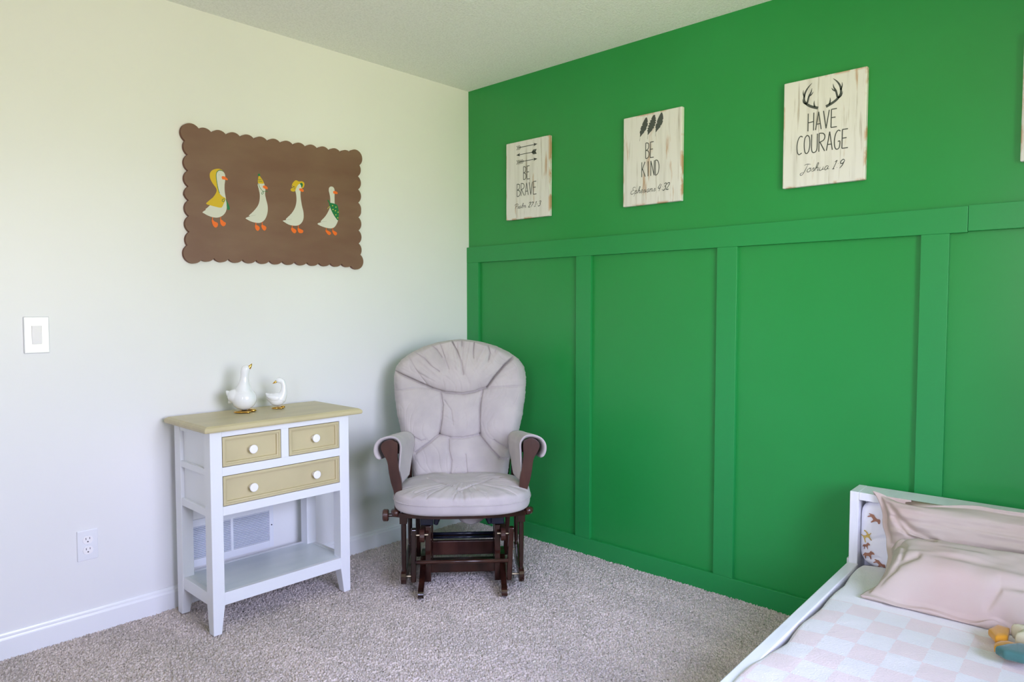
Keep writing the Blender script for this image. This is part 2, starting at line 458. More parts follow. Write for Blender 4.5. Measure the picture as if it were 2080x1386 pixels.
def glass_mat():
    m = bpy.data.materials.new('window_glass')
    m.use_nodes = True
    n = m.node_tree; n.nodes.clear()
    out = n.nodes.new('ShaderNodeOutputMaterial')
    tr = n.nodes.new('ShaderNodeBsdfTransparent'); gl = n.nodes.new('ShaderNodeBsdfGlossy')
    gl.inputs['Roughness'].default_value = 0.02
    fr = n.nodes.new('ShaderNodeFresnel'); fr.inputs[0].default_value = 1.3
    mx = n.nodes.new('ShaderNodeMixShader')
    n.links.new(fr.outputs[0], mx.inputs[0]); n.links.new(tr.outputs[0], mx.inputs[1]); n.links.new(gl.outputs[0], mx.inputs[2])
    n.links.new(mx.outputs[0], out.inputs[0])
    return m
M['glass'] = glass_mat()
PAINTED_GEESE = [
 [
  ('p', 'white', [(-1.4621,1.7849),(-1.4586,1.792),(-1.4449,1.7972),(-1.4314,1.7936),(-1.4247,1.7811),(-1.4252,1.7589),(-1.4279,1.7408),(-1.4283,1.7185),(-1.4264,1.7009),(-1.4233,1.6834),(-1.4203,1.6615),(-1.4207,1.6436),(-1.4268,1.6251),(-1.4397,1.6105),(-1.4581,1.6011),(-1.4806,1.6001),(-1.5027,1.6058),(-1.5158,1.6122),(-1.5234,1.6169),(-1.5089,1.6282),(-1.511,1.6302),(-1.4941,1.6461),(-1.4723,1.6737),(-1.4606,1.697),(-1.4535,1.7111),(-1.4576,1.7305),(-1.4616,1.7564),(-1.4635,1.7738)], 0.0000),
  ('p', 'yellow', [(-1.4595,1.8029),(-1.4764,1.7962),(-1.4878,1.7836),(-1.4903,1.7702),(-1.4873,1.7553),(-1.4777,1.739),(-1.4678,1.727),(-1.4624,1.7166),(-1.465,1.7031),(-1.4789,1.6817),(-1.5083,1.6545),(-1.4907,1.6486),(-1.4662,1.6445),(-1.4436,1.6435),(-1.4341,1.66),(-1.4245,1.6833),(-1.438,1.6907),(-1.4492,1.7005),(-1.4546,1.7109),(-1.4588,1.7303),(-1.4628,1.7541),(-1.4634,1.776),(-1.4586,1.7909),(-1.4449,1.7983),(-1.4335,1.7977),(-1.4403,1.8023),(-1.4493,1.8043)], 0.0000),
  ('l', 'green', [(-1.4313,1.7958),(-1.4449,1.7994),(-1.4563,1.7934),(-1.4622,1.7827),(-1.4626,1.7629),(-1.4587,1.7347),(-1.4546,1.7154),(-1.4503,1.7026)], 0.0025),
  ('p', 'green', [(-1.4245,1.6833),(-1.4178,1.6707),(-1.4112,1.658),(-1.4069,1.6405),(-1.4174,1.6372),(-1.4206,1.648),(-1.4214,1.6658)], 0.0000),
  ('l', 'green', [(-1.4268,1.6819),(-1.436,1.6798),(-1.4407,1.6727),(-1.4339,1.6689),(-1.4269,1.6786)], 0.0023),
  ('p', 'orange', [(-1.4397,1.7736),(-1.4272,1.7753),(-1.4147,1.7669),(-1.416,1.7612),(-1.4274,1.7619),(-1.4377,1.7628)], 0.0000),
  ('l', 'orange', [(-1.4817,1.6),(-1.4843,1.5844)], 0.0031),
  ('p', 'orange', [(-1.4865,1.5864),(-1.4808,1.5891),(-1.4742,1.5831),(-1.4608,1.5776),(-1.4622,1.5642),(-1.4714,1.5579),(-1.4813,1.567)], 0.0000),
  ('l', 'orange', [(-1.4478,1.6042),(-1.4492,1.5897)], 0.0031),
  ('p', 'orange', [(-1.4503,1.5918),(-1.4424,1.5925),(-1.4356,1.5864),(-1.4266,1.5816),(-1.4291,1.5714),(-1.4383,1.5661),(-1.4484,1.5742)], 0.0000),
  ('l', 'grey', [(-1.4514,1.7798),(-1.4505,1.7777)], 0.0023),
 ],
 [
  ('p', 'white', [(-1.2792,1.7638),(-1.2531,1.7705),(-1.2471,1.7562),(-1.2449,1.7402),(-1.2465,1.7215),(-1.2419,1.6987),(-1.2361,1.6761),(-1.2353,1.6528),(-1.2407,1.629),(-1.2511,1.6094),(-1.2688,1.5962),(-1.2885,1.5934),(-1.3129,1.597),(-1.3297,1.6036),(-1.338,1.6097),(-1.3173,1.6196),(-1.3233,1.6213),(-1.3023,1.6417),(-1.2822,1.6667),(-1.2732,1.6907),(-1.2714,1.7186),(-1.2759,1.7412)], 0.0000),
  ('p', 'yellow', [(-1.2736,1.799),(-1.2639,1.7911),(-1.2506,1.7697),(-1.2656,1.7655),(-1.2791,1.7673),(-1.2775,1.787)], 0.0000),
  ('l', 'green', [(-1.2788,1.7827),(-1.2702,1.7822),(-1.2623,1.7844)], 0.0020),
  ('l', 'green', [(-1.2777,1.7759),(-1.2679,1.7749),(-1.2592,1.7767)], 0.0020),
  ('p', 'green', [(-1.2734,1.8078),(-1.2685,1.8062),(-1.2686,1.8002),(-1.2736,1.7972),(-1.2785,1.7988),(-1.2784,1.8048)], 0.0000),
  ('l', 'green', [(-1.2767,1.7641),(-1.2708,1.7487),(-1.2563,1.7343),(-1.2438,1.7346),(-1.2338,1.7346)], 0.0020),
  ('l', 'green', [(-1.2563,1.7331),(-1.2634,1.7246),(-1.2602,1.7199),(-1.2539,1.7276),(-1.255,1.7332)], 0.0020),
  ('p', 'orange', [(-1.2558,1.7575),(-1.2433,1.759),(-1.2335,1.7509),(-1.2386,1.7445),(-1.2547,1.7483)], 0.0000),
  ('l', 'orange', [(-1.2922,1.5942),(-1.2925,1.5804)], 0.0031),
  ('p', 'orange', [(-1.2961,1.5824),(-1.2863,1.5832),(-1.2754,1.5748),(-1.278,1.563),(-1.2867,1.5589),(-1.2951,1.5686)], 0.0000),
  ('l', 'orange', [(-1.2637,1.599),(-1.2628,1.5851)], 0.0031),
  ('p', 'orange', [(-1.2665,1.586),(-1.2565,1.5857),(-1.2442,1.5785),(-1.2469,1.5666),(-1.2557,1.5624),(-1.2655,1.5733)], 0.0000),
  ('l', 'grey', [(-1.3166,1.6201),(-1.2928,1.6264)], 0.0010),
 ],
 [
  ('p', 'white', [(-1.0976,1.7661),(-1.0907,1.779),(-1.0798,1.7888),(-1.0704,1.7839),(-1.0666,1.7699),(-1.0722,1.7595),(-1.0738,1.74),(-1.0715,1.7161),(-1.0666,1.6876),(-1.0602,1.664),(-1.0593,1.6373),(-1.0664,1.6173),(-1.0829,1.6013),(-1.1072,1.5957),(-1.1336,1.5983),(-1.1545,1.6073),(-1.1635,1.6136),(-1.1438,1.6189),(-1.149,1.622),(-1.1195,1.651),(-1.1017,1.6792),(-1.0945,1.7088),(-1.0954,1.7376),(-1.0991,1.754)], 0.0000),
  ('p', 'yellow', [(-1.097,1.8022),(-1.1092,1.7911),(-1.1174,1.7757),(-1.1149,1.7665),(-1.123,1.7583),(-1.1204,1.7514),(-1.1099,1.7491),(-1.1005,1.7538),(-1.0949,1.7665),(-1.088,1.7793),(-1.0771,1.7891),(-1.0662,1.7917),(-1.0637,1.7799),(-1.0693,1.7696),(-1.0584,1.7733),(-1.0527,1.7861),(-1.0553,1.7979),(-1.0661,1.8014),(-1.0796,1.7984),(-1.0876,1.801)], 0.0000),
  ('p', 'green', [(-1.0757,1.7893),(-1.0662,1.7941),(-1.0609,1.7875),(-1.0638,1.7763),(-1.0692,1.7732),(-1.0705,1.7815)], 0.0000),
  ('l', 'navy', [(-1.1173,1.7781),(-1.1095,1.7719),(-1.1149,1.7641),(-1.1041,1.7749),(-1.103,1.7631),(-1.1083,1.7613)], 0.0018),
  ('p', 'orange', [(-1.0788,1.7672),(-1.0639,1.7678),(-1.0572,1.7613),(-1.0614,1.7536),(-1.0776,1.7577)], 0.0000),
  ('l', 'orange', [(-1.1178,1.596),(-1.1194,1.5815)], 0.0031),
  ('p', 'orange', [(-1.1233,1.5835),(-1.1127,1.5844),(-1.0981,1.5759),(-1.101,1.5648),(-1.1104,1.5617),(-1.1222,1.5728)], 0.0000),
  ('l', 'orange', [(-1.0883,1.5996),(-1.0872,1.584)], 0.0031),
  ('p', 'orange', [(-1.0907,1.5862),(-1.0805,1.5845),(-1.063,1.5774),(-1.0672,1.5661),(-1.0835,1.5649),(-1.0901,1.5741)], 0.0000),
  ('l', 'grey', [(-1.0859,1.7748),(-1.0846,1.7725)], 0.0020),
  ('l', 'grey', [(-1.1425,1.6195),(-1.12,1.6246)], 0.0010),
 ],
 [
  ('p', 'white', [(-0.9237,1.7871),(-0.9178,1.794),(-0.9091,1.7969),(-0.8989,1.7938),(-0.8932,1.7832),(-0.8935,1.7656),(-0.8939,1.7404),(-0.8928,1.7154),(-0.8843,1.6911),(-0.8758,1.6666),(-0.8762,1.6413),(-0.8853,1.6203),(-0.9002,1.6039),(-0.9207,1.5985),(-0.9495,1.6012),(-0.975,1.6078),(-0.9876,1.6154),(-0.9662,1.6247),(-0.9704,1.628),(-0.9458,1.6526),(-0.9282,1.6792),(-0.9192,1.7026),(-0.9172,1.7379),(-0.9212,1.7624),(-0.9247,1.7745)], 0.0000),
  ('p', 'green', [(-0.9218,1.7186),(-0.9073,1.7189),(-0.8869,1.716),(-0.8767,1.707),(-0.8712,1.6797),(-0.8715,1.6594),(-0.8762,1.64),(-0.8907,1.6526),(-0.9051,1.6714),(-0.9164,1.6929),(-0.9234,1.7097)], 0.0000),
  ('p', 'green', [(-0.9219,1.7124),(-0.9346,1.7322),(-0.9245,1.7296),(-0.9189,1.7189)], 0.0000),
  ('p', 'paleyellow', [(-0.9089,1.7067),(-0.9051,1.7103),(-0.9014,1.7075),(-0.9052,1.7038)], 0.0000),
  ('p', 'paleyellow', [(-0.8909,1.7017),(-0.887,1.7054),(-0.8833,1.7025),(-0.8871,1.6988)], 0.0000),
  ('p', 'paleyellow', [(-0.9072,1.6888),(-0.9033,1.6924),(-0.8996,1.6896),(-0.9034,1.6859)], 0.0000),
  ('p', 'paleyellow', [(-0.8941,1.6846),(-0.8902,1.6882),(-0.8865,1.6853),(-0.8903,1.6816)], 0.0000),
  ('p', 'paleyellow', [(-0.8795,1.6789),(-0.8756,1.6826),(-0.8718,1.6796),(-0.8757,1.676)], 0.0000),
  ('p', 'paleyellow', [(-0.892,1.6651),(-0.8882,1.6687),(-0.8844,1.6658),(-0.8883,1.6622)], 0.0000),
  ('p', 'paleyellow', [(-0.8819,1.6516),(-0.8781,1.6553),(-0.8743,1.6523),(-0.8782,1.6487)], 0.0000),
  ('l', 'paleyellow', [(-0.9192,1.7026),(-0.9265,1.6981),(-0.9338,1.6887)], 0.0020),
  ('p', 'orange', [(-0.9006,1.7761),(-0.886,1.7765),(-0.8773,1.7713),(-0.8803,1.7646),(-0.8994,1.7649)], 0.0000),
  ('l', 'orange', [(-0.9424,1.598),(-0.9425,1.5855)], 0.0031),
  ('p', 'orange', [(-0.9462,1.5877),(-0.9382,1.5883),(-0.9181,1.5799),(-0.9197,1.5697),(-0.9313,1.5676),(-0.9441,1.5804)], 0.0000),
  ('l', 'orange', [(-0.9076,1.602),(-0.9063,1.5896)], 0.0031),
  ('p', 'orange', [(-0.9092,1.5906),(-0.9005,1.5887),(-0.8844,1.5811),(-0.8861,1.5709),(-0.8964,1.5676),(-0.9079,1.5806)], 0.0000),
  ('l', 'grey', [(-0.9128,1.7822),(-0.9122,1.779)], 0.0020),
  ('l', 'grey', [(-0.9648,1.626),(-0.9405,1.6294)], 0.0010),
 ],
]
BACK_CREASES = [
  (1.00, 0.012, [(-0.329,0.912),(-0.245,0.875),(-0.148,0.832),(-0.085,0.812),(0.0,0.805),(0.057,0.814),(0.115,0.833),(0.15,0.881),(0.203,0.94),(0.25,0.979)]),
  (0.45, 0.010, [(-0.108,0.813),(-0.097,0.752),(-0.102,0.686),(-0.113,0.615)]),
  (0.55, 0.010, [(0.095,0.817),(0.083,0.75),(0.081,0.684),(0.082,0.613)]),
  (0.55, 0.010, [(-0.113,0.615),(-0.057,0.601),(-0.0,0.6),(0.082,0.613)]),
  (0.60, 0.011, [(-0.113,0.615),(-0.157,0.583),(-0.224,0.536)]),
  (0.60, 0.011, [(0.082,0.607),(0.124,0.558),(0.174,0.507),(0.213,0.498)]),
  (0.25, 0.009, [(0.115,0.833),(0.201,0.838),(0.305,0.84)]),
  (0.20, 0.009, [(-0.148,0.832),(-0.228,0.836),(-0.33,0.82)]),
  (0.30, 0.009, [(-0.068,0.593),(-0.068,0.55),(-0.054,0.502),(-0.062,0.422)]),
  (0.20, 0.008, [(0.011,0.527),(0.016,0.474),(0.022,0.421)]),
  (0.30, 0.010, [(0.147,0.59),(0.18,0.568),(0.214,0.552)]),
  (0.30, 0.010, [(-0.259,0.622),(-0.197,0.589),(-0.18,0.594)]),
  (0.30, 0.007, [(-0.242,1.007),(-0.19,0.976),(-0.149,0.936),(-0.115,0.913)]),
  (0.30, 0.006, [(-0.161,1.041),(-0.127,1.015),(-0.103,0.981)]),
  (0.45, 0.008, [(-0.057,1.062),(-0.028,1.009),(-0.005,0.952),(0.0,0.901)]),
  (0.25, 0.006, [(-0.005,1.061),(-0.005,1.032)]),
  (0.30, 0.007, [(0.056,1.055),(0.05,0.997),(0.052,0.975)]),
  (0.30, 0.007, [(0.123,1.043),(0.134,0.997),(0.122,0.957)]),
  (0.20, 0.007, [(-0.27,0.99),(-0.229,0.925),(-0.171,0.846)]),
  (0.25, 0.007, [(-0.115,1.05),(-0.104,1.021),(-0.069,0.924)]),
  (0.20, 0.006, [(0.169,1.031),(0.157,1.003)]),
  (0.20, 0.007, [(-0.091,0.774),(-0.057,0.729),(-0.048,0.663)]),
]
SEAT_CREASES = [
  (0.50, 0.012, [(-0.014,0.037),(0.082,0.12),(0.166,0.243)]),
  (0.50, 0.012, [(-0.014,0.037),(-0.093,0.131),(-0.156,0.215)]),
  (0.40, 0.010, [(-0.014,0.051),(-0.049,-0.059),(-0.064,-0.151)]),
  (0.40, 0.010, [(-0.002,0.021),(0.017,-0.091),(0.028,-0.156)]),
  (0.30, 0.010, [(0.055,0.062),(0.062,0.032)]),
  (0.30, 0.010, [(-0.021,0.008),(-0.012,-0.102)]),
  (0.30, 0.010, [(-0.084,0.1),(-0.037,0.082)]),
  (0.25, 0.010, [(-0.148,0.016),(-0.126,-0.121)]),
  (0.25, 0.010, [(0.099,0.001),(0.114,-0.11)]),
]
# ------------------------------------------------------------------ the room
def struct(ob):
    ob['kind'] = 'structure'
    return ob

TH = 0.12
floor_mb = MB().box(ROOM_X0 - TH, TH, ROOM_Y0 - TH, TH, -0.12, -0.02)
struct(floor_mb.build('floor', M['shelf_white']))
struct(MB().box(ROOM_X0 - TH, TH, ROOM_Y0 - TH, TH, H, H + 0.1).build('ceiling', M['ceiling']))
struct(MB().box(ROOM_X0 - TH, 0, 0, TH, -0.02, H).build('wall_back', M['wall_white']))
struct(MB().box(0, TH, ROOM_Y0 - TH, TH, -0.02, H).build('wall_right', M['green']))
a0, a1, b0, b1 = WIN_FRONT
wf = MB()
wf.box(ROOM_X0 - TH, a0, ROOM_Y0 - TH, ROOM_Y0, -0.02, H).box(a1, 0, ROOM_Y0 - TH, ROOM_Y0, -0.02, H)
wf.box(a0, a1, ROOM_Y0 - TH, ROOM_Y0, -0.02, b0).box(a0, a1, ROOM_Y0 - TH, ROOM_Y0, b1, H)
struct(wf.build('wall_front', M['wall_grey']))
c0, c1, d0, d1 = WIN_LEFT
wl = MB()
wl.box(ROOM_X0 - TH, ROOM_X0, ROOM_Y0, c0, -0.02, H).box(ROOM_X0 - TH, ROOM_X0, c1, 0, -0.02, H)
wl.box(ROOM_X0 - TH, ROOM_X0, c0, c1, -0.02, d0).box(ROOM_X0 - TH, ROOM_X0, c0, c1, d1, H)
struct(wl.build('wall_left', M['wall_grey']))

def window(name, fn, p0, p1, z0, z1):
    """fn(p, t, z): p along the wall, t into the wall"""
    fr = MB()
    def bx(pa, pb, ta, tb, za, zb):
        lo = [fn(pa, ta, za), fn(pb, ta, za), fn(pb, tb, za), fn(pa, tb, za)]
        hi = [fn(pa, ta, zb), fn(pb, ta, zb), fn(pb, tb, zb), fn(pa, tb, zb)]
        fr.hexa(lo, hi)
    w = 0.05
    bx(p0, p0 + w, 0.04, 0.09, z0, z1); bx(p1 - w, p1, 0.04, 0.09, z0, z1)
    bx(p0 + w, p1 - w, 0.04, 0.09, z0, z0 + w); bx(p0 + w, p1 - w, 0.04, 0.09, z1 - w, z1)
    zm = (z0 + z1) / 2
    bx(p0 + w, p1 - w, 0.045, 0.085, zm - 0.02, zm + 0.02)
    if p1 - p0 > 1.3:
        pm = (p0 + p1) / 2
        bx(pm - 0.03, pm + 0.03, 0.04, 0.09, z0 + w, zm - 0.02)
        bx(pm - 0.03, pm + 0.03, 0.04, 0.09, zm + 0.02, z1 - w)
    ob = struct(fr.build(name, M['trim_white'], bevel=0.002))
    gl = MB().hexa([fn(p0 + w, 0.063, z0 + w), fn(p1 - w, 0.063, z0 + w), fn(p1 - w, 0.067, z0 + w), fn(p0 + w, 0.067, z0 + w)],
                   [fn(p0 + w, 0.063, z1 - w), fn(p1 - w, 0.063, z1 - w), fn(p1 - w, 0.067, z1 - w), fn(p0 + w, 0.067, z1 - w)])
    g = gl.build('window_pane', M['glass'], ob)
    return ob
window('window_1', lambda p, t, z: (p, ROOM_Y0 - t, z), a0, a1, b0, b1)
window('window_2', lambda p, t, z: (ROOM_X0 - t, p, z), c0, c1, d0, d1)

# white baseboard with a stepped top
def base_profile():
    return [(0, -0.02), (0.013, -0.02), (0.013, 0.064), (0.011, 0.068), (0.0095, 0.072), (0.0095, 0.076), (0.006, 0.080), (0.004, 0.086), (0, 0.087)]
struct(MB().prism(base_profile(), lambda p, q, t: (t, -p, q), ROOM_X0, -0.018).build('baseboard_back', M['trim_white']))
struct(MB().prism(base_profile(), lambda p, q, t: (ROOM_X0 + p, t, q), ROOM_Y0, -0.013).build('baseboard_left', M['trim_white']))
struct(MB().prism(base_profile(), lambda p, q, t: (t, ROOM_Y0 + p, q), ROOM_X0 + 0.013, -0.018).build('baseboard_front', M['trim_white']))

# green board-and-batten
T = 0.018
struct(MB().box(-T, 0, -2.440, 0, 1.4755, 1.563).build('trim_1', M['green_trim'], bevel=0.0015))
struct(MB().box(-T, 0, ROOM_Y0, -2.441, 1.479, 1.565).build('trim_2', M['green_trim'], bevel=0.0015))
struct(MB().box(-T, 0, ROOM_Y0, 0, -0.02, 0.078).build('baseboard_right', M['green_trim'], bevel=0.002))
for k, (ya, yb) in enumerate([(0, -0.094), (-0.787, -0.877), (-1.538, -1.627), (-2.302, -2.388), (-3.065, -3.152)]):
    struct(MB().box(-T + 0.0006, 0, ya, yb, 0.078, 1.4755).build('trim_%d' % (k + 3), M['green_trim'], bevel=0.0012))

# carpet pile: a dense field of tufts where the photograph shows it
def carpet(name, x0, x1, y0, y1, step, parent=None):
    nx, ny = int((x1 - x0) / step) + 1, int((y1 - y0) / step) + 1
    xs, ys = np.linspace(x0, x1, nx), np.linspace(y0, y1, ny)
    X, Y = np.meshgrid(xs, ys, indexing='ij')
    Z = rng.uniform(-0.011, 0.001, X.shape) ** 1.0
    Z = np.where(rng.uniform(0, 1, X.shape) < 0.08, Z - 0.006, Z)
    Z = np.clip(Z, -0.016, 0.002) + 0.0015 * vnoise(X, Y, 14, 5)
    j = step * 0.65
    Xj = X + rng.uniform(-j, j, X.shape); Yj = Y + rng.uniform(-j, j, X.shape)
    Xj = np.clip(Xj, x0, x1); Yj = np.clip(Yj, y0, y1)
    P = np.stack([Xj, Yj, Z], -1).reshape(-1, 3).astype(np.float32)
    idx = np.arange(nx * ny).reshape(nx, ny)
    q = np.stack([idx[:-1, :-1], idx[1:, :-1], idx[1:, 1:], idx[:-1, 1:]], -1).reshape(-1, 4)
    me = bpy.data.meshes.new(name)
    me.vertices.add(len(P)); me.vertices.foreach_set('co', P.ravel())
    me.loops.add(q.size); me.loops.foreach_set('vertex_index', q.ravel().astype(np.int32))
    me.polygons.add(len(q))
    me.polygons.foreach_set('loop_start', np.arange(0, q.size, 4, dtype=np.int32))
    me.polygons.foreach_set('loop_total', np.full(len(q), 4, dtype=np.int32))
    me.update(calc_edges=True); me.validate()
    me.polygons.foreach_set('use_smooth', [True] * len(me.polygons))
    me.materials.append(M['carpet'])
    ob = bpy.data.objects.new(name, me)
    link_parent(ob, parent)
    return ob
pile = carpet('carpet', -2.75, -0.016, -2.45, -0.012, 0.0029)
tag(pile, 'thick greige cut pile carpet covering the bedroom floor', 'carpet', kind='stuff')
coarse = carpet('carpet_border', ROOM_X0, -0.016, ROOM_Y0, -2.45, 0.02, pile)
coarse2 = carpet('carpet_border', ROOM_X0, -2.75, -2.45, -0.012, 0.02, pile)

# ------------------------------------------------------------------ wall fittings
# light switch
sw = thing('light_switch', 'white light switch with a wide rocker on the white wall, above the outlet', 'light switch', (-2.1165, 0, 1.1275))
MB().box(-0.0395, 0.0395, -0.007, 0, -0.0655, 0.0655).build('switch_plate', M['plastic'], sw, bevel=0.004, seg=3)
MB().hexa([(-0.0155, -0.008, -0.033), (0.0155, -0.008, -0.033), (0.0155, -0.002, -0.033), (-0.0155, -0.002, -0.033)],
          [(-0.0155, -0.012, 0.033), (0.0155, -0.012, 0.033), (0.0155, -0.002, 0.033), (-0.0155, -0.002, 0.033)]).build('rocker', M['knob'], sw, bevel=0.0015)
# outlet
ou = thing('power_outlet', 'white duplex power outlet low on the white wall, left of the console table', 'power outlet', (-1.9755, 0, 0.334))
MB().box(-0.035, 0.035, -0.006, 0, -0.0575, 0.0575).build('outlet_plate', M['plastic'], ou, bevel=0.003, seg=3)
for zc in (0.0195, -0.0195):
    pf = []
    for k in range(24):
        t = 2 * PI * k / 24
        pf.append((0.0172 * math.cos(t), max(-0.0145, min(0.0145, 0.0172 * math.sin(t)))))
    rc = MB().prism([(p, q + zc) for p, q in pf], lambda p, q, t: (p, t, q), -0.0085, -0.004).build('receptacle', M['knob'], ou, bevel=0.0008)
    s_ = MB()
    s_.box(-0.0072, -0.0052, -0.0089, -0.006, zc + 0.0015, zc + 0.0095).box(0.0055, 0.0075, -0.0089, -0.006, zc + 0.0025, zc + 0.0095)
    s_.tube([(0, -0.0089, zc - 0.006), (0, -0.006, zc - 0.006)], 0.0026, 10)
    s_.build('slot', M['slot'], rc)
MB().tube([(0, -0.0075, 0), (0, -0.004, 0)], 0.0025, 10).build('screw', M['plastic'], ou)

# wall vent behind the console table
ve = thing('wall_vent', 'white louvred return air grille on the wall behind the console table', 'vent', (-1.42, 0, 0.2415))
vx0, vx1, vz0, vz1 = -0.192, 0.1925, -0.099, 0.099
ox0, ox1, oz0, oz1 = -0.165, 0.1735, -0.068, 0.069
fm = MB()
fm.box(vx0, ox0, -0.007, 0, vz0, vz1).box(ox1, vx1, -0.007, 0, vz0, vz1)
fm.box(ox0, ox1, -0.007, 0, vz0, oz0).box(ox0, ox1, -0.007, 0, oz1, vz1)
fm.box(-0.0055, 0.0055, -0.007, 0, oz0, oz1)
fm.build('vent_frame', M['vent'], ve, bevel=0.001)
lv = MB()
n_l = 18
for k in range(n_l):
    z = oz0 + (oz1 - oz0) * (k + 0.5) / n_l
    h = 0.0021
    for xa, xb in ((ox0, -0.0055), (0.0055, ox1)):
        lv.hexa([(xa, -0.0065, z - h), (xb, -0.0065, z - h), (xb, -0.0010, z + h - 0.0014), (xa, -0.0010, z + h - 0.0014)],
                [(xa, -0.0065, z - h + 0.0018), (xb, -0.0065, z - h + 0.0018), (xb, -0.0010, z + h), (xa, -0.0010, z + h)])
lv.build('louvres', M['vent'], ve)
MB().box(ox0, ox1, -0.0008, 0, oz0, oz1).build('duct_shade_sheet', M['vent_shade'], ve)  # flat sheet on the wall, duct shade put into its colour
for xs_ in (-0.178, 0.183):
    MB().tube([(xs_, -0.0085, 0.002), (xs_, -0.006, 0.002)], 0.003, 10).build('screw', M['slot'], ve)

# ------------------------------------------------------------------ console table with drawers
tb = thing('console_table', 'white console table with tan top and tan drawers against the white wall', 'console table', (-1.37, -0.22, 0))
def W_(x, y): return (x + 1.37, y + 0.22)
LX0, LX1, LY0, LY1 = -1.674 + 1.37, -1.075 + 1.37, -0.385 + 0.22, -0.060 + 0.22
LW = 0.046
ZT = 0.765
def leg(cx, cy, sx, sy):
    """outer faces straight, inner faces tapered below the shelf"""
    ox, oy = cx, cy
    ix, iy = cx + sx * LW, cy + sy * (LW + 0.008)
    tx, ty = cx + sx * (LW - 0.014), cy + sy * (LW - 0.008)
    m = MB()
    def ring(xi, yi, z): return [(ox, oy, z), (xi, oy, z), (xi, yi, z), (ox, yi, z)]
    m.add(ring(tx, ty, -0.001) + ring(ix, iy, 0.105) + ring(ix, iy, ZT),
          [(3, 2, 1, 0), (8, 9, 10, 11)] + [(i + o_, (i + 1) % 4 + o_, (i + 1) % 4 + o_ + 4, i + o_ + 4) for o_ in (0, 4) for i in range(4)])
    return m.build('leg', M['furn_white'], tb, bevel=0.0025, angle=0.9)
leg(LX0, LY0, 1, 1); leg(LX1, LY0, -1, 1); leg(LX0, LY1, 1, -1); leg(LX1, LY1, -1, -1)
# top with moulded edge
tp = MB()
def ring_t(d, z): return [(LX0 - 0.026 - d, LY0 - 0.024 - d, z), (LX1 + 0.050 + d, LY0 - 0.024 - d, z), (LX1 + 0.050 + d, LY1 + 0.022 + d, z), (LX0 - 0.026 - d, LY1 + 0.022 + d, z)]
prof = [(-0.010, 0.7655), (0.0, 0.7665), (0.003, 0.772), (0.003, 0.778), (0.0, 0.784), (-0.005, 0.787), (-0.010, 0.790)]
vs, fs = [], []
for d, z in prof: vs += ring_t(d, z)
for i in range(len(prof) - 1):
    for k in range(4):
        a, b = i * 4 + k, i * 4 + (k + 1) % 4
        fs.append((a, b, b + 4, a + 4))
fs += [(3, 2, 1, 0), tuple(len(prof) * 4 - 4 + k for k in range(4))]
tp.add(vs, fs)
tp.build('table_top', M['tan'], tb, bevel=0.001)
# face frame (front), set 2 mm behind the leg faces
FY = LY0 + 0.002
x0, x1 = LX0 + LW, LX1 - LW
ff = MB()
XM0, XM1 = -1.3885 + 1.37, -1.3560 + 1.37
ff.box(x0, x1, FY, FY + 0.02, 0.7425, ZT)
ff.box(x0, x1, FY, FY + 0.02, 0.5945, 0.6275)
ff.box(x0, x1, FY, FY + 0.02, 0.445, 0.4795)
ff.box(XM0, XM1, FY, FY + 0.02, 0.6275, 0.7425)
ff.build('face_frame', M['furn_white'], tb, bevel=0.0012)
# rear rail, and the drawer box coloured dark as shade in the gaps
bk = MB()
bk.box(x0, x1, LY1 - 0.018, LY1 - 0.006, 0.445, ZT)
bk.build('back_panel', M['furn_white'], tb, bevel=0.001)
dk = MB()
dk.box(x0, x1, FY + 0.055, FY + 0.058, 0.48, 0.742)
dk.box(x0 + 0.001, x1 - 0.001, FY + 0.02, LY1 - 0.02, 0.474, 0.4785)
dk.build('drawer_compartment', M['gap_shade'], tb)
# framed side panels
for sx, xo in ((1, LX0), (-1, LX1)):
    sd = MB()
    ya, yb = LY0 + LW + 0.008, LY1 - LW - 0.008
    xa = xo + sx * 0.002
    for za, zb in ((0.742, ZT), (0.598, 0.622), (0.443, 0.473)):
        sd.box(xa, xa + sx * 0.02, ya, yb, za, zb)
    sd.box(xo + sx * 0.0145, xo + sx * 0.019, ya, yb, 0.45, ZT)
    sd.build('side_panel', M['furn_white'], tb, bevel=0.0015)
# shelf with its four rails
sh = MB()
sh.box(x0, x1, LY0 + 0.003, LY0 + 0.022, 0.104, 0.152)
sh.box(x0, x1, LY1 - 0.022, LY1 - 0.003, 0.104, 0.152)
sh.box(LX0 + 0.003, LX0 + 0.022, LY0 + LW + 0.008, LY1 - LW - 0.008, 0.104, 0.152)
sh.box(LX1 - 0.022, LX1 - 0.003, LY0 + LW + 0.008, LY1 - LW - 0.008, 0.104, 0.152)
shr = sh.build('shelf_rail', M['furn_white'], tb, bevel=0.0015)
MB().box(LX0 + 0.0225, LX1 - 0.0225, LY0 + 0.0225, LY1 - 0.0225, 0.136, 0.1515).build('shelf', M['shelf_white'], tb, bevel=0.001)
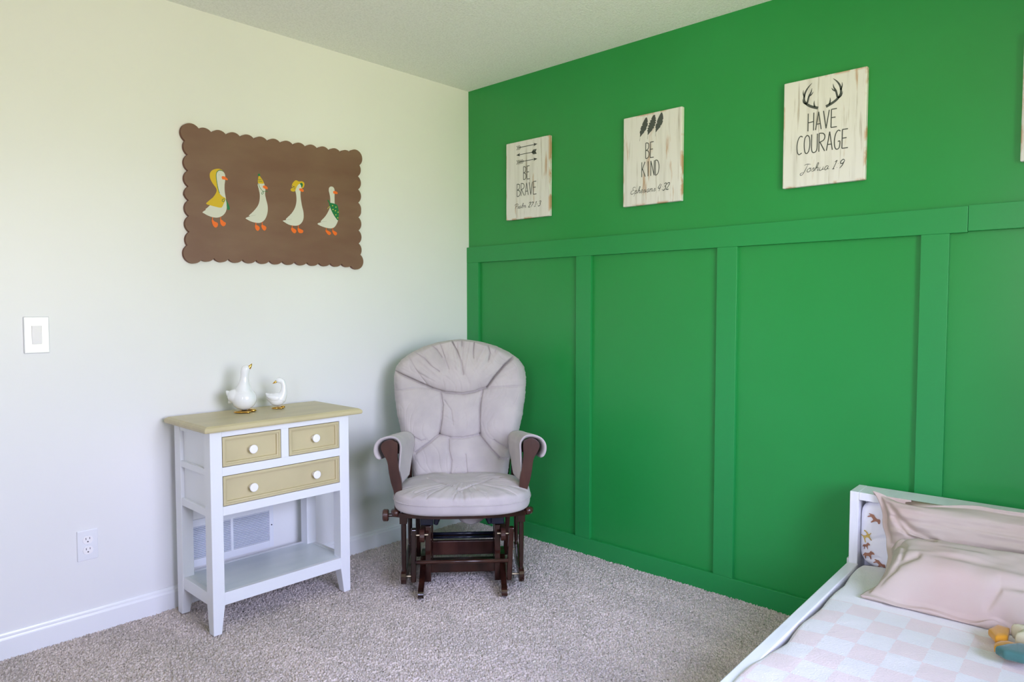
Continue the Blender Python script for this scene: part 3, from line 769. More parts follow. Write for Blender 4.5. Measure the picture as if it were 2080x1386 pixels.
# drawers
def drawer(xa, xb, za, zb, knobs):
    g = 0.0021
    xa += g; xb -= g; za += g; zb -= g
    m = MB()
    y0 = FY - 0.001
    rings = [(0.0, 0.004), (0.0, 0.0012), (0.002, 0.0), (0.0085, 0.0), (0.0095, 0.0035), (0.0145, 0.0050), (0.0155, 0.0125), (0.0165, 0.0135)]
    vs, fs = [], []
    for d, y in rings:
        vs += [(xa + d, y0 + y, za + d), (xb - d, y0 + y, za + d), (xb - d, y0 + y, zb - d), (xa + d, y0 + y, zb - d)]
    for i in range(len(rings) - 1):
        for k in range(4):
            a, b = i * 4 + k, i * 4 + (k + 1) % 4
            fs.append((a, b, b + 4, a + 4))
    fs.append(tuple(len(rings) * 4 - 4 + k for k in range(4)))
    nb = len(vs)
    vs += [(xa, y0 + 0.05, za), (xb, y0 + 0.05, za), (xb, y0 + 0.05, zb), (xa, y0 + 0.05, zb)]
    for k in range(4):
        fs.append((k, (k + 1) % 4, nb + (k + 1) % 4, nb + k))
    fs.append((nb, nb + 1, nb + 2, nb + 3))
    m.add(vs, fs)
    d_ = m.build('drawer', M['tan'], tb)
    for kx, kz in knobs:
        km = MB()
        yk = y0 + 0.0130
        km.tube([(kx, yk + 0.001, kz), (kx, yk - 0.006, kz), (kx, yk - 0.016, kz), (kx, yk - 0.0205, kz), (kx, yk - 0.024, kz), (kx, yk - 0.0255, kz)],
                [0.010, 0.0095, 0.0135, 0.0168, 0.0168, 0.0140], 24)
        km.build('knob', M['knob'], d_, bevel=0.0012)
drawer(x0, XM0, 0.6275, 0.7425, [(-1.509 + 1.37, 0.6815)])
drawer(XM1, x1, 0.6275, 0.7425, [(-1.237 + 1.37, 0.6865)])
drawer(x0, x1, 0.4795, 0.5945, [(-1.510 + 1.37, 0.5330), (-1.236 + 1.37, 0.5345)])

# ------------------------------------------------------------------ porcelain geese
def goose(name, label, x, y, rz, body_parts, beak, feet, wing=None, scale=1.0):
    t = thing(name, label, 'figurine', (x, y, 0.790), rz, 'porcelain geese on the console table')
    bm = bmesh.new()
    for kind, args in body_parts:
        if kind == 'e':
            (cx, cy, cz), (rx, ry, rz_), tilt = args
            mtx = Matrix.Translation((cx, cy, cz)) @ Euler((0, tilt, 0)).to_matrix().to_4x4() @ Matrix.Diagonal((rx, ry, rz_, 1))
            bmesh.ops.create_uvsphere(bm, u_segments=32, v_segments=20, radius=1.0, matrix=mtx)
        else:
            pts, rad = args
            k = MB().tube(smooth_poly(pts, False, 4), [r[0] for r in smooth_poly([(r, 0) for r in rad], False, 4)], 20)
            vv = [bm.verts.new(v) for v in k.v]
            for f in k.f: bm.faces.new([vv[i] for i in f])
    me = bpy.data.meshes.new('body'); bm.to_mesh(me); bm.free()
    me.materials.append(M['porcelain'])
    me.polygons.foreach_set('use_smooth', [True] * len(me.polygons))
    ob = bpy.data.objects.new('body', me); link_parent(ob, t)
    r = ob.modifiers.new('remesh', 'REMESH'); r.mode = 'VOXEL'; r.voxel_size = 0.0017; r.use_smooth_shade = True
    s = ob.modifiers.new('sm', 'SMOOTH'); s.iterations = 14; s.factor = 0.6
    if wing:
        for sy in (-1, 1):
            w = MB()
            pl = smooth_poly(wing[0], True, 4)
            cx_ = sum(p[0] for p in pl) / len(pl); cz_ = sum(p[1] for p in pl) / len(pl)
            vs = [(cx_, sy * (wing[1] + 0.004), cz_)] + [(cx_ + (p - cx_) * 0.8, sy * (wing[1] + 0.003), cz_ + (q - cz_) * 0.8) for p, q in pl] + [(p, sy * (wing[1] - 0.006), q) for p, q in pl]
            n = len(pl)
            fs = [(0, 1 + i, 1 + (i + 1) % n) for i in range(n)] + [(1 + i, 1 + n + i, 1 + n + (i + 1) % n, 1 + (i + 1) % n) for i in range(n)]
            w.add(vs, fs); w.build('wing', M['porcelain'], t, smooth=True)
    bk_ = MB().tube(beak[0], beak[1], 14); bk_.build('beak', M['gold'], t, smooth=True)
    for pts, rad in feet:
        fb = bmesh.new()
        for (cx, cy, cz), (rx, ry, rz_) in zip(pts, rad):
            bmesh.ops.create_uvsphere(fb, u_segments=20, v_segments=10, radius=1.0, matrix=Matrix.Translation((cx, cy, cz)) @ Matrix.Diagonal((rx, ry, rz_, 1)))
        fm_ = bpy.data.meshes.new('foot'); fb.to_mesh(fm_); fb.free(); fm_.materials.append(M['gold'])
        fm_.polygons.foreach_set('use_smooth', [True] * len(fm_.polygons))
        link_parent(bpy.data.objects.new('foot', fm_), t)
    return t
RZG = math.radians(-38)
goose('goose_figurine', 'tall white porcelain goose with raised head and gold feet on the console table', -1.432, -0.155, RZG,
      [('e', ((0.004, 0, 0.058), (0.050, 0.046, 0.048), 0.0)), ('e', ((-0.022, 0, 0.066), (0.040, 0.036, 0.032), 0.35)),
       ('t', ([(-0.034, 0, 0.062), (-0.052, 0, 0.078), (-0.066, 0, 0.092)], [0.022, 0.014, 0.003])),
       ('t', ([(-0.030, 0, 0.050), (-0.046, 0, 0.048), (-0.060, 0, 0.040)], [0.020, 0.012, 0.002])),
       ('t', ([(0.002, 0, 0.070), (0.004, 0, 0.100), (0.006, 0, 0.125), (0.008, 0, 0.148), (0.010, 0, 0.170), (0.012, 0, 0.182)], [0.042, 0.031, 0.0205, 0.0165, 0.0175, 0.0165])),
       ('e', ((0.013, 0, 0.181), (0.0185, 0.0165, 0.0165), -0.4))],
      ([(0.020, 0, 0.181), (0.028, 0, 0.188), (0.034, 0, 0.196), (0.038, 0, 0.203)], [0.0095, 0.0078, 0.0045, 0.0008]),
      [([(-0.004, -0.018, 0.005), (0.018, -0.020, 0.005)], [(0.030, 0.014, 0.0052), (0.018, 0.013, 0.0045)]),
       ([(0.004, 0.016, 0.005), (0.030, 0.018, 0.006)], [(0.026, 0.014, 0.0052), (0.020, 0.013, 0.0065)])])
goose('goose_figurine', 'small white porcelain goose looking back over its tail with gold beak', -1.280, -0.150, RZG,
      [('e', ((0.002, 0, 0.040), (0.034, 0.028, 0.029), 0.1)), ('e', ((-0.016, 0, 0.046), (0.026, 0.022, 0.020), 0.35)),
       ('t', ([(-0.020, 0, 0.046), (-0.034, 0, 0.058), (-0.045, 0, 0.067)], [0.019, 0.010, 0.0025])),
       ('t', ([(0.016, 0, 0.044), (0.027, 0, 0.062), (0.031, 0, 0.082), (0.031, 0, 0.100), (0.026, 0, 0.116), (0.014, 0, 0.124)], [0.026, 0.018, 0.0125, 0.0105, 0.0110, 0.011])),
       ('e', ((0.013, 0, 0.122), (0.0150, 0.0125, 0.0125), 0.1))],
      ([(0.001, 0, 0.117), (-0.008, 0, 0.112), (-0.015, 0, 0.108)], [0.0058, 0.0036, 0.0008]),
      [([(-0.004, -0.010, 0.004), (0.016, -0.011, 0.004)], [(0.016, 0.010, 0.0042), (0.014, 0.009, 0.0038)]),
       ([(0.006, 0.010, 0.004), (0.024, 0.010, 0.0055)], [(0.016, 0.010, 0.0042), (0.010, 0.009, 0.0052)])],
      wing=([(0.020, 0.052), (0.002, 0.060), (-0.020, 0.060), (-0.036, 0.055), (-0.024, 0.042), (-0.004, 0.034), (0.014, 0.036)], 0.0265))

# ------------------------------------------------------------------ scalloped goose picture
pic = thing('goose_picture', 'brown scalloped board painted with four geese, hung on the white wall', 'wall art', (-1.17, 0, 1.69))
def scallop():
    x0, x1, z0, z1 = -0.4215, 0.4245, -0.2705, 0.2795
    top, side = 13, 8
    cs = []
    def lerp(a, b, n): return [a + (b - a) * i / n for i in range(n + 1)]
    # centres inset from the outline, corner circles larger
    ins = 0.020
    xa, xb, za, zb = x0 + ins, x1 - ins, z0 + ins, z1 - ins
    path = [(x, zb) for x in lerp(xa, xb, top)][:-1] + [(xb, z) for z in lerp(zb, za, side)][:-1] + [(x, za) for x in lerp(xb, xa, top)][:-1] + [(xa, z) for z in lerp(za, zb, side)][:-1]
    corners = {(xa, zb), (xb, zb), (xb, za), (xa, za)}
    circ = []
    for c in path:
        if c in corners:
            circ.append((c[0] + (0.008 if c[0] < 0 else -0.008), c[1] + (-0.008 if c[1] > 0 else 0.008), 0.040))
        else:
            nx = 0 if c[1] in (za, zb) else (1 if c[0] > 0 else -1)
            nz = 0 if nx else (1 if c[1] > 0 else -1)
            circ.append((c[0] - nx * 0.016, c[1] - nz * 0.016, 0.0385))
    # outline: rays from circle centres kept only where outside every other circle
    pts = []
    n = len(circ)
    for i, (cx, cz, r) in enumerate(circ):
        base = math.atan2(cz - 0.0, cx - 0.0)
        if (path[i]) in corners: base = math.atan2(math.copysign(1, cz), math.copysign(1, cx))
        elif path[i][1] in (za, zb): base = math.copysign(PI / 2, cz)
        else: base = 0.0 if cx > 0 else PI
        arc = []
        for k in range(-40, 41):
            t = base - k / 40 * 2.2
            px, pz = cx + r * math.cos(t), cz + r * math.sin(t)
            ok = True
            for j in (i - 1, (i + 1) % n):
                qx, qz, qr = circ[j]
                if (px - qx) ** 2 + (pz - qz) ** 2 < qr * qr - 1e-9: ok = False
            inside = xa - 0.0 < px < xb and za < pz < zb
            if ok and not (x0 + 0.045 < px < x1 - 0.045 and z0 + 0.045 < pz < z1 - 0.045): arc.append((k, (px, pz)))
        arc.sort(key=lambda a: a[0])
        pts += [a[1] for a in arc]
    return pts
ol = scallop()
# the board hangs a touch out of square, as measured
def warp(p, q):
    s = (p + 0.4215) / 0.846
    return p, q + (s - 0.5) * 0.010 + (0.012 * (s - 0.5) if q > 0 else -0.004 * (s - 0.5))
bd = MB()
n = len(ol)
front = [warp(*c) for c in ol]
bd.v = [(p, -0.0175, q) for p, q in front] + [(p, -0.001, q) for p, q in front]
tri = tessellate_polygon([[Vector((p, q, 0)) for p, q in front]])
bd.f = [tuple(t) for t in tri] + [tuple(n + i for i in t[::-1]) for t in tri] + [(i, (i + 1) % n, n + (i + 1) % n, n + i) for i in range(n)]
bd.m = [0] * (2 * len(tri)) + [1] * n
bd.build('board', [M['board'], M['board_edge']], pic)
PCOL = ['white', 'yellow', 'green', 'orange', 'grey', 'navy', 'paleyellow']
PM = [M['p_white'], M['p_yellow'], M['p_green'], M['p_orange'], M['p_grey'], M['p_navy'], M['p_pale']]
PL = ['goose in a yellow hooded cape', 'goose in a yellow party hat', 'goose in a yellow bonnet', 'goose in a green spotted scarf']
for gi, items in enumerate(PAINTED_GEESE):
    g = MB()
    for li, (k, c, l, w) in enumerate(items):
        yy = -0.0178 - 0.00012 * li
        l = [(p + 1.17, q - 1.69) for p, q in l]
        fn = lambda p, q, yy=yy: (p, yy, q)
        if k == 'p': g.flat(smooth_poly(l, True, 3) if len(l) > 4 and c != 'yellow' else (smooth_poly(l, True, 2) if len(l) > 4 else l), fn, PCOL.index(c))
        else: g.ribbon(smooth_poly(l, False, 3) if len(l) > 2 else l, w, fn, PCOL.index(c))
    ob = g.build('painted_goose', PM, pic)
    ob['label'] = PL[gi]

# ------------------------------------------------------------------ whitewashed signs
FONT = {
 'B': [[(0, 0), (0, 1)], [(0, 0), (.6, .03), (.85, .14), (.8, .32), (.5, .44), (.05, .48)], [(.05, .48), (.7, .55), (1, .75), (.8, .93), (.4, 1), (0, 1)]],
 'E': [[(.02, 0), (0, 1)], [(0, 0), (.95, .0)], [(0, .46), (.75, .46)], [(0, 1), (1, 1)]],
 'R': [[(0, 0), (0, 1)], [(0, 0), (.7, .04), (1, .2), (.8, .4), (.05, .5)], [(.15, .48), (1, 1)]],
 'A': [[(0, 1), (.5, 0)], [(.5, 0), (1, 1)], [(.15, .68), (.85, .68)]],
 'V': [[(0, 0), (.5, 1)], [(.5, 1), (1, 0)]],
 'K': [[(0, 0), (0, 1)], [(.9, 0), (.05, .55)], [(.2, .45), (1, 1)]],
 'I': [[(.5, 0), (.5, 1)]],
 'N': [[(0, 1), (0, 0)], [(0, 0), (.95, 1)], [(.95, 1), (.95, 0)]],
 'D': [[(0, 0), (0, 1)], [(0, 0), (.6, .05), (.95, .3), (1, .55), (.8, .85), (.4, .98), (0, 1)]],
 'H': [[(0, 0), (0, 1)], [(1, 0), (1, 1)], [(0, .52), (1, .5)]],
 'C': [[(1, .06), (.65, 0), (.25, .15), (.02, .5), (.1, .85), (.4, 1), (.9, .93)]],
 'O': [[(.5, 0), (.12, .15), (0, .5), (.15, .9), (.5, 1), (.85, .85), (1, .5), (.88, .12), (.5, 0)]],
 'U': [[(0, 0), (0, .7), (.15, .95), (.5, 1), (.85, .93), (1, .7), (1, 0)]],
 'G': [[(1, .06), (.65, 0), (.25, .15), (.02, .5), (.1, .85), (.4, 1), (.85, .93), (.95, .6), (.6, .6)]],
}
# joined-up hand: (advance, strokes), y down, baseline 1, x-height .5
SCRIPT = {
 'P': (.8, [[(.30, 1.05), (.36, .5), (.42, .08)], [(.02, .35), (.10, .12), (.45, .0), (.80, .10), (.78, .42), (.45, .58), (.34, .5)]]),
 'E': (.75, [[(.75, .12), (.5, .0), (.28, .15), (.40, .42), (.6, .45)], [(.45, .45), (.1, .6), (.05, .9), (.35, 1.02), (.75, .82)]]),
 'J': (.7, [[(.2, .12), (.5, .0), (.95, .05)], [(.65, .03), (.5, .6), (.3, 1.2), (.05, 1.3), (-.02, 1.1), (.3, .95)]]),
 's': (.42, [[(0, .95), (.25, .55), (.34, .75), (.30, .96), (.10, .98)], [(.30, .96), (.44, .85)]]),
 'a': (.55, [[(.42, .58), (.2, .52), (.03, .75), (.12, 1), (.3, .92), (.42, .58)], [(.42, .58), (.40, .9), (.58, .9)]]),
 'l': (.36, [[(0, .9), (.2, .6), (.34, .15), (.24, .0), (.14, .3), (.14, .9), (.36, .9)]]),
 'm': (.85, [[(0, .62), (.08, .55), (.08, 1)], [(.08, .75), (.25, .52), (.36, .65), (.34, 1)], [(.35, .75), (.52, .52), (.62, .65), (.62, .95), (.85, .85)]]),
 'p': (.6, [[(.02, .62), (.1, .55), (.04, 1.4)], [(.08, .7), (.3, .52), (.44, .7), (.32, .98), (.1, .95)], [(.4, .9), (.6, .85)]]),
 'h': (.58, [[(0, .9), (.2, .5), (.30, .1), (.2, .0), (.12, .3), (.08, 1)], [(.08, .78), (.28, .55), (.40, .65), (.38, .95), (.58, .88)]]),
 'e': (.45, [[(0, .85), (.3, .72), (.3, .55), (.15, .52), (.04, .78), (.15, 1), (.45, .85)]]),
 'i': (.3, [[(.1, .55), (.08, .92), (.3, .88)], [(.13, .33), (.15, .37)]]),
 'n': (.62, [[(0, .62), (.08, .55), (.08, 1)], [(.08, .75), (.28, .52), (.40, .65), (.38, .95), (.62, .85)]]),
 'o': (.5, [[(.25, .52), (.05, .7), (.1, .98), (.35, .95), (.42, .7), (.25, .52), (.52, .58)]]),
 'u': (.6, [[(.04, .55), (.02, .88), (.15, 1), (.38, .85), (.42, .55)], [(.42, .55), (.42, .9), (.6, .88)]]),
 '2': (.6, [[(.08, .25), (.2, .02), (.48, .05), (.45, .35), (.05, 1)], [(.05, 1), (.2, .92), (.35, 1), (.55, .92)]]),
 '7': (.6, [[(.08, .15), (.2, .02), (.4, .1), (.6, .0)], [(.6, .0), (.3, .6), (.18, 1.05)]]),
 '1': (.42, [[(.1, .2), (.32, .0)], [(.32, .0), (.12, 1)], [(.0, 1), (.26, 1)]]),
 '3': (.58, [[(.1, .15), (.3, .0), (.52, .08), (.45, .35), (.25, .45)], [(.25, .45), (.5, .55), (.45, .9), (.15, 1.02), (.0, .85)]]),
 '4': (.6, [[(.3, .0), (.02, .6), (.5, .6)], [(.5, .1), (.28, 1.05)]]),
 '9': (.55, [[(.5, .15), (.3, .0), (.08, .2), (.12, .45), (.35, .45), (.5, .15)], [(.5, .15), (.35, .7), (.15, 1.02)]]),
 ':': (.3, [[(.14, .4), (.16, .46)], [(.1, .85), (.12, .91)]]),
 '-': (.4, [[(.04, .58), (.32, .54)]]),
 ' ': (.4, []),
}
SW, SH_, SD = 0.303, 0.406, 0.022
def sign(yc, label, drawfn=None):
    t = thing('wall_sign', label, 'sign', (0, yc, 1.892), 0, 'whitewashed wooden signs on the green wall')
    b = MB().box(-SD, -0.0005, -SW / 2, SW / 2, -SH_ / 2, SH_ / 2).build('board', M['whitewash'], t, bevel=0.0035)
    if drawfn:
        L_, G_, V_ = MB(), MB(), MB()
        def fn(off): return lambda u, v: (-SD - off, SW / 2 - u * SW, SH_ / 2 - v * SH_)
        asp = SW / SH_
        def stroke(mb, pts, w, off=0.0005, sm=True):
            """points u,v; width in metres"""
            q = [(u * SW, v * SH_) for u, v in pts]
            if sm and len(q) > 2: q = smooth_poly(q, False, 4)
            if hasattr(w, '__len__'):
                w = [x[0] for x in (smooth_poly([(x, 0) for x in w], False, 4) if sm and len(w) > 2 else [(x, 0) for x in w])]
            mb.ribbon(q, w, lambda x, y: (-SD - off, SW / 2 - x, SH_ / 2 - y))
        def word(s, u0, u1, v0, v1, w=0.0038, gap=0.28):
            n_ = len(s); cw = (u1 - u0) / (n_ + gap * (n_ - 1))
            for i, ch in enumerate(s):
                xo = u0 + i * cw * (1 + gap)
                for k, st in enumerate(FONT[ch]):
                    stroke(L_, [(xo + a * cw, v0 + b_ * (v1 - v0)) for a, b_ in st], w, 0.0005 + 0.00003 * k, sm=len(st) > 2)
        def script(s, u0, u1, v0, v1, w=0.0016):
            tot = sum(SCRIPT[c][0] for c in s); k = (u1 - u0) / tot; x = 0
            for ch in s:
                adv, sts = SCRIPT[ch]
                ww = w * (1.5 if ch.isdigit() else 1)
                for st in sts:
                    pts = [(u0 + (x + a + 0.25 * (1 - b_)) * k, v0 + b_ * (v1 - v0)) for a, b_ in st]
                    stroke(V_, pts, ww if len(pts) < 3 else [ww * 0.8] + [ww * 1.4] * (len(pts) - 2) + [ww * 0.7], 0.0005)
                x += adv
        def poly(pts, off=0.0005):
            G_.flat([(u * SW, v * SH_) for u, v in pts], lambda x, y: (-SD - off, SW / 2 - x, SH_ / 2 - y))
        drawfn(word, script, stroke, poly, G_)
        L_.build('lettering', M['ink'], t)
        V_.build('verse_lettering', M['ink'], t)
        G_.build('drawing', M['ink'], t)
    return t

def brave(word, script, stroke, poly, G):
    for k, (v, left, kind) in enumerate([(0.080, False, 3), (0.172, True, 0), (0.265, False, 5)]):
        f = (lambda u: 0.98 - u) if left else (lambda u: u)
        stroke(G, [(f(0.30), v), (f(0.68), v)], 0.0034)
        poly([(f(0.735), v), (f(0.645), v - 0.021), (f(0.665), v), (f(0.645), v + 0.021)])
        if kind == 0:
            poly([(f(0.26), v - 0.030), (f(0.34), v - 0.030), (f(0.38), v), (f(0.34), v + 0.030), (f(0.26), v + 0.030), (f(0.285), v)])
        else:
            for i in range(kind):
                u = 0.255 + i * 0.032
                stroke(G, [(f(u), v - 0.027), (f(u + 0.032), v)], 0.003)
                stroke(G, [(f(u), v + 0.027), (f(u + 0.032), v)], 0.003)
    word('BE', 0.415, 0.56, 0.335, 0.500)
    word('BRAVE', 0.265, 0.715, 0.545, 0.705)
    script('Psalm 27:1-3', 0.19, 0.80, 0.800, 0.862)

def feather(poly, cx, cy, h, w, lean, notches):
    """plume: closed outline round a leaning shaft"""
    L, R_ = [], []
    N = 26
    for i in range(N + 1):
        s = i / N
        wid = w * (math.sin(PI * min(1, s * 1.02 + 0.02)) ** 0.55) * (0.72 + 0.28 * math.sin(PI * (1 - s)))
        if s > 0.72: wid *= max(0.12, 1 - (s - 0.72) / 0.32)
        x = cx + lean * (0.5 - s) + 0.02 * math.sin(s * 3)
        y = cy + (s - 0.5) * h
        jl = 0.75 if i in notches else 1
        jr = 0.72 if (i + 2) in notches else 1
        L.append((x - wid / 2 * jl, y + 0.006 * (i in notches))); R_.append((x + wid / 2 * jr, y))
    poly(L + R_[::-1])

def kind_(word, script, stroke, poly, G):
    feather(poly, 0.345, 0.148, 0.215, 0.112, 0.12, (9, 15, 20))
    feather(poly, 0.480, 0.140, 0.220, 0.125, 0.12, (5, 8, 11, 14, 17, 20))
    feather(poly, 0.610, 0.130, 0.215, 0.108, 0.11, (12, 19))
    for x, y in ((0.300, 0.252), (0.435, 0.245), (0.570, 0.232)):
        stroke(G, [(x, y), (x - 0.006, y + 0.035)], 0.0012)
    word('BE', 0.400, 0.540, 0.320, 0.490)
    word('KIND', 0.335, 0.630, 0.525, 0.690)
    script('Ephesians 4:32', 0.135, 0.800, 0.790, 0.865)

def antler(stroke, G, m):
    f = m
    stroke(G, [(f(0.435), 0.290), (f(0.36), 0.268), (f(0.30), 0.238), (f(0.262), 0.195), (f(0.268), 0.135), (f(0.305), 0.085), (f(0.355), 0.048)], [0.0105, 0.0095, 0.0090, 0.0075, 0.0070, 0.0050, 0.0012])
    stroke(G, [(f(0.295), 0.235), (f(0.255), 0.215), (f(0.240), 0.180)], [0.0065, 0.0045, 0.001])
    stroke(G, [(f(0.395), 0.275), (f(0.385), 0.245), (f(0.388), 0.215)], [0.006, 0.0045, 0.001])
    stroke(G, [(f(0.300), 0.225), (f(0.320), 0.165), (f(0.345), 0.130), (f(0.355), 0.095)], [0.0070, 0.0065, 0.0045, 0.001])
    stroke(G, [(f(0.325), 0.165), (f(0.355), 0.150), (f(0.372), 0.130)], [0.005, 0.0040, 0.001])
    stroke(G, [(f(0.264), 0.165), (f(0.248), 0.130), (f(0.250), 0.098)], [0.0055, 0.0040, 0.001])
def courage(word, script, stroke, poly, G):
    antler(stroke, G, lambda u: u)
    antler(stroke, G, lambda u: 0.965 - u)
    word('HAVE', 0.315, 0.665, 0.325, 0.490, gap=0.35)
    word('COURAGE', 0.180, 0.800, 0.525, 0.695, gap=0.3)
    script('Joshua 1:9', 0.235, 0.750, 0.795, 0.870)

sign(-0.4665, 'whitewashed wooden sign reading BE BRAVE under three arrows, nearest the room corner', brave)
sign(-1.2165, 'whitewashed wooden sign reading BE KIND under three feathers', kind_)
sign(-1.9645, 'whitewashed wooden sign reading HAVE COURAGE under two antlers', courage)
sign(-2.7300, 'whitewashed wooden sign cut off by the right edge of the photo', None)
# ------------------------------------------------------------------ glider chair (local +x: its left as seen, +y: towards the corner)
gl = thing('glider_chair', 'glider rocking chair with grey cushions and dark wood frame in the room corner', 'rocking chair', (-0.814, -0.817, 0), math.radians(-43.3))
def side(fn):
    for s in (-1, 1): fn(s)

# seat frame
sf = MB()
def yz_prism(m, poly, x0, x1): m.prism(poly, lambda p, q, t: (t, p, q), x0, x1)
fr_curve = []
NF = 18
for i in range(NF + 1):
    u = -1 + 2 * i / NF
    fr_curve.append((0.292 * u - 0.004, 0.030 + 0.050 * abs(u) ** 2.6))
for i in range(NF):
    (xa, ya), (xb, yb) = fr_curve[i], fr_curve[i + 1]
    sf.hexa([(xa, ya, 0.334), (xb, yb, 0.334), (xb, yb + 0.05, 0.334), (xa, ya + 0.05, 0.334)],
            [(xa, ya, 0.3525), (xb, yb, 0.3525), (xb, yb + 0.05, 0.3525), (xa, ya + 0.05, 0.3525)])
bm_ = sf.build('front_rail', M['wood'], gl)
w_ = bm_.modifiers.new('weld', 'WELD'); w_.merge_threshold = 0.0005
sr = MB()
for s in (-1, 1):
    sr.box(s * 0.250, s * 0.292, 0.085, 0.50, 0.334, 0.3525)
sr.box(-0.250, 0.250, 0.46, 0.50, 0.334, 0.3525)
for yy in (0.13, 0.22, 0.30):
    MB().box(-0.2498, 0.2498, yy, yy + 0.045, 0.341, 0.3525).build('seat_slat', M['wood'], gl, bevel=0.002)
sr.build('seat_frame', M['wood'], gl, bevel=0.006, seg=3)
# arm hooks at the seat corners
for s in (-1, 1):
    MB().tube([(s * 0.272, 0.075, 0.350), (s * 0.290, 0.085, 0.351), (s * 0.296, 0.105, 0.352)], [0.015, 0.015, 0.011], 14).build('corner_cap', M['wood_worn'], gl, smooth=True)

def chair_leg(s, y):
    m = MB()
    x = s * 0.253
    m.box(x - 0.016, x + 0.016, y - 0.017, y + 0.017, 0.300, 0.336)
    m.tube([(x, y, 0.302), (x, y, 0.29), (x, y, 0.25), (x, y, 0.12), (x, y, 0.100), (x, y, 0.088)],
           [0.0105, 0.0115, 0.0115, 0.0100, 0.0085, 0.0105], 18)
    m.build('leg', M['wood'], gl, bevel=0.002, smooth=False)
    return
for s in (-1, 1):
    for y in (0.10, 0.43): chair_leg(s, y)

def bar_profile(y0, y1, z0, z1, r=None, k=8):
    """stadium in y/z"""
    r = r or (z1 - z0) / 2
    pts = []
    for i in range(k + 1):
        t = -PI / 2 - PI * i / k
        pts.append((y0 + r + r * math.cos(t), (z0 + z1) / 2 + (z1 - z0) / 2 * math.sin(t)))
    for i in range(k + 1):
        t = PI / 2 - PI * i / k
        pts.append((y1 - r + r * math.cos(t), (z0 + z1) / 2 + (z1 - z0) / 2 * math.sin(t)))
    return pts
for s in (-1, 1):
    m = MB(); yz_prism(m, bar_profile(0.070, 0.470, 0.034, 0.094), s * 0.253 - 0.0115, s * 0.253 + 0.0115)
    m.build('bottom_rail', M['wood'], gl, bevel=0.003)
    # swing links
    for (yt, yb) in ((0.125, 0.105), (0.385, 0.42)):
        dy = 0.016
        xa = s * 0.212
        m = MB()
        x0_, x1_ = (xa - 0.011, xa + 0.011)
        tw = -0.012 if s > 0 else 0.0
        m.hexa([(x0_ + tw, yb - dy, 0.042), (x1_ + tw, yb - dy, 0.042), (x1_ + tw, yb + dy, 0.042), (x0_ + tw, yb + dy, 0.042)],
               [(x0_, yt - dy, 0.268), (x1_, yt - dy, 0.268), (x1_, yt + dy, 0.268), (x0_, yt + dy, 0.268)])
        lk = m.build('swing_link', M['wood'], gl, bevel=0.005, seg=3)
        MB().tube([(s * 0.243, yb, 0.066), (s * 0.214, yb, 0.066)], 0.0045, 10).build('pivot_bolt', M['brass'], lk)
        MB().tube([(s * 0.205, yt, 0.238), (s * 0.176, yt, 0.238)], 0.0045, 10).build('pivot_bolt', M['brass'], lk)
        MB().box(xa - 0.0114, xa + 0.0114, yt - dy - 0.0004, yt + dy + 0.0004, 0.2455, 0.2470).build('metal_strap', M['brass'], lk)
# dowel between the front links
MB().tube([(-0.203, 0.092, 0.130), (0.196, 0.092, 0.130)], 0.0082, 16).build('cross_dowel', M['wood_worn'], gl, smooth=True)
MB().tube([(-0.203, 0.40, 0.150), (0.203, 0.40, 0.150)], 0.0082, 16).build('cross_dowel', M['wood'], gl, smooth=True)

# stationary base
for s in (-1, 1):
    m = MB()
    yz_prism(m, bar_profile(0.105, 0.405, 0.205, 0.262), s * 0.176 - 0.0105, s * 0.176 + 0.0105)
    m.build('base_top_rail', M['wood_worn'], gl, bevel=0.003)
    MB().box(s * 0.152 - 0.0125, s * 0.152 + 0.0125, 0.150, 0.205, 0.02, 0.268).build('base_upright', M['wood'], gl, bevel=0.003)
    MB().box(s * 0.152 - 0.0125, s * 0.152 + 0.0125, 0.330, 0.385, 0.02, 0.262).build('base_upright', M['wood'], gl, bevel=0.003)
    # curved runner foot
    m = MB()
    pr = smooth_poly([(0.004, 0.010), (0.0, 0.024), (0.016, 0.040), (0.07, 0.050), (0.14, 0.078), (0.19, 0.112), (0.26, 0.118), (0.33, 0.112), (0.40, 0.078), (0.46, 0.050),
                      (0.515, 0.040), (0.53, 0.024), (0.525, 0.006), (0.50, -0.001), (0.44, 0.004), (0.36, 0.036), (0.26, 0.050), (0.16, 0.036), (0.09, 0.006), (0.03, -0.001)], True, 3)
    yz_prism(m, pr, s * 0.1755 - 0.012, s * 0.1755 + 0.012)
    m.build('runner_foot', M['wood'], gl, bevel=0.003)
    b = MB()
    b.tube([(s * 0.166, 0.13, 0.238), (s * 0.150, 0.13, 0.238)], 0.006, 12)
    b.build('pivot_bolt', M['brass'], gl)
MB().box(-0.164, 0.164, 0.165, 0.235, 0.055, 0.100).build('cross_board', M['wood'], gl, bevel=0.004)
MB().box(-0.156, 0.156, 0.345, 0.367, 0.070, 0.135).build('cross_board', M['wood_worn'], gl, bevel=0.003)
MB().tube([(-0.15, 0.365, 0.165), (0.15, 0.365, 0.165)], 0.007, 12).build('cross_dowel', M['black_plastic'], gl, smooth=True)
MB().tube([(-0.15, 0.365, 0.147), (0.15, 0.365, 0.147)], 0.006, 12).build('cross_dowel', M['black_plastic'], gl, smooth=True)

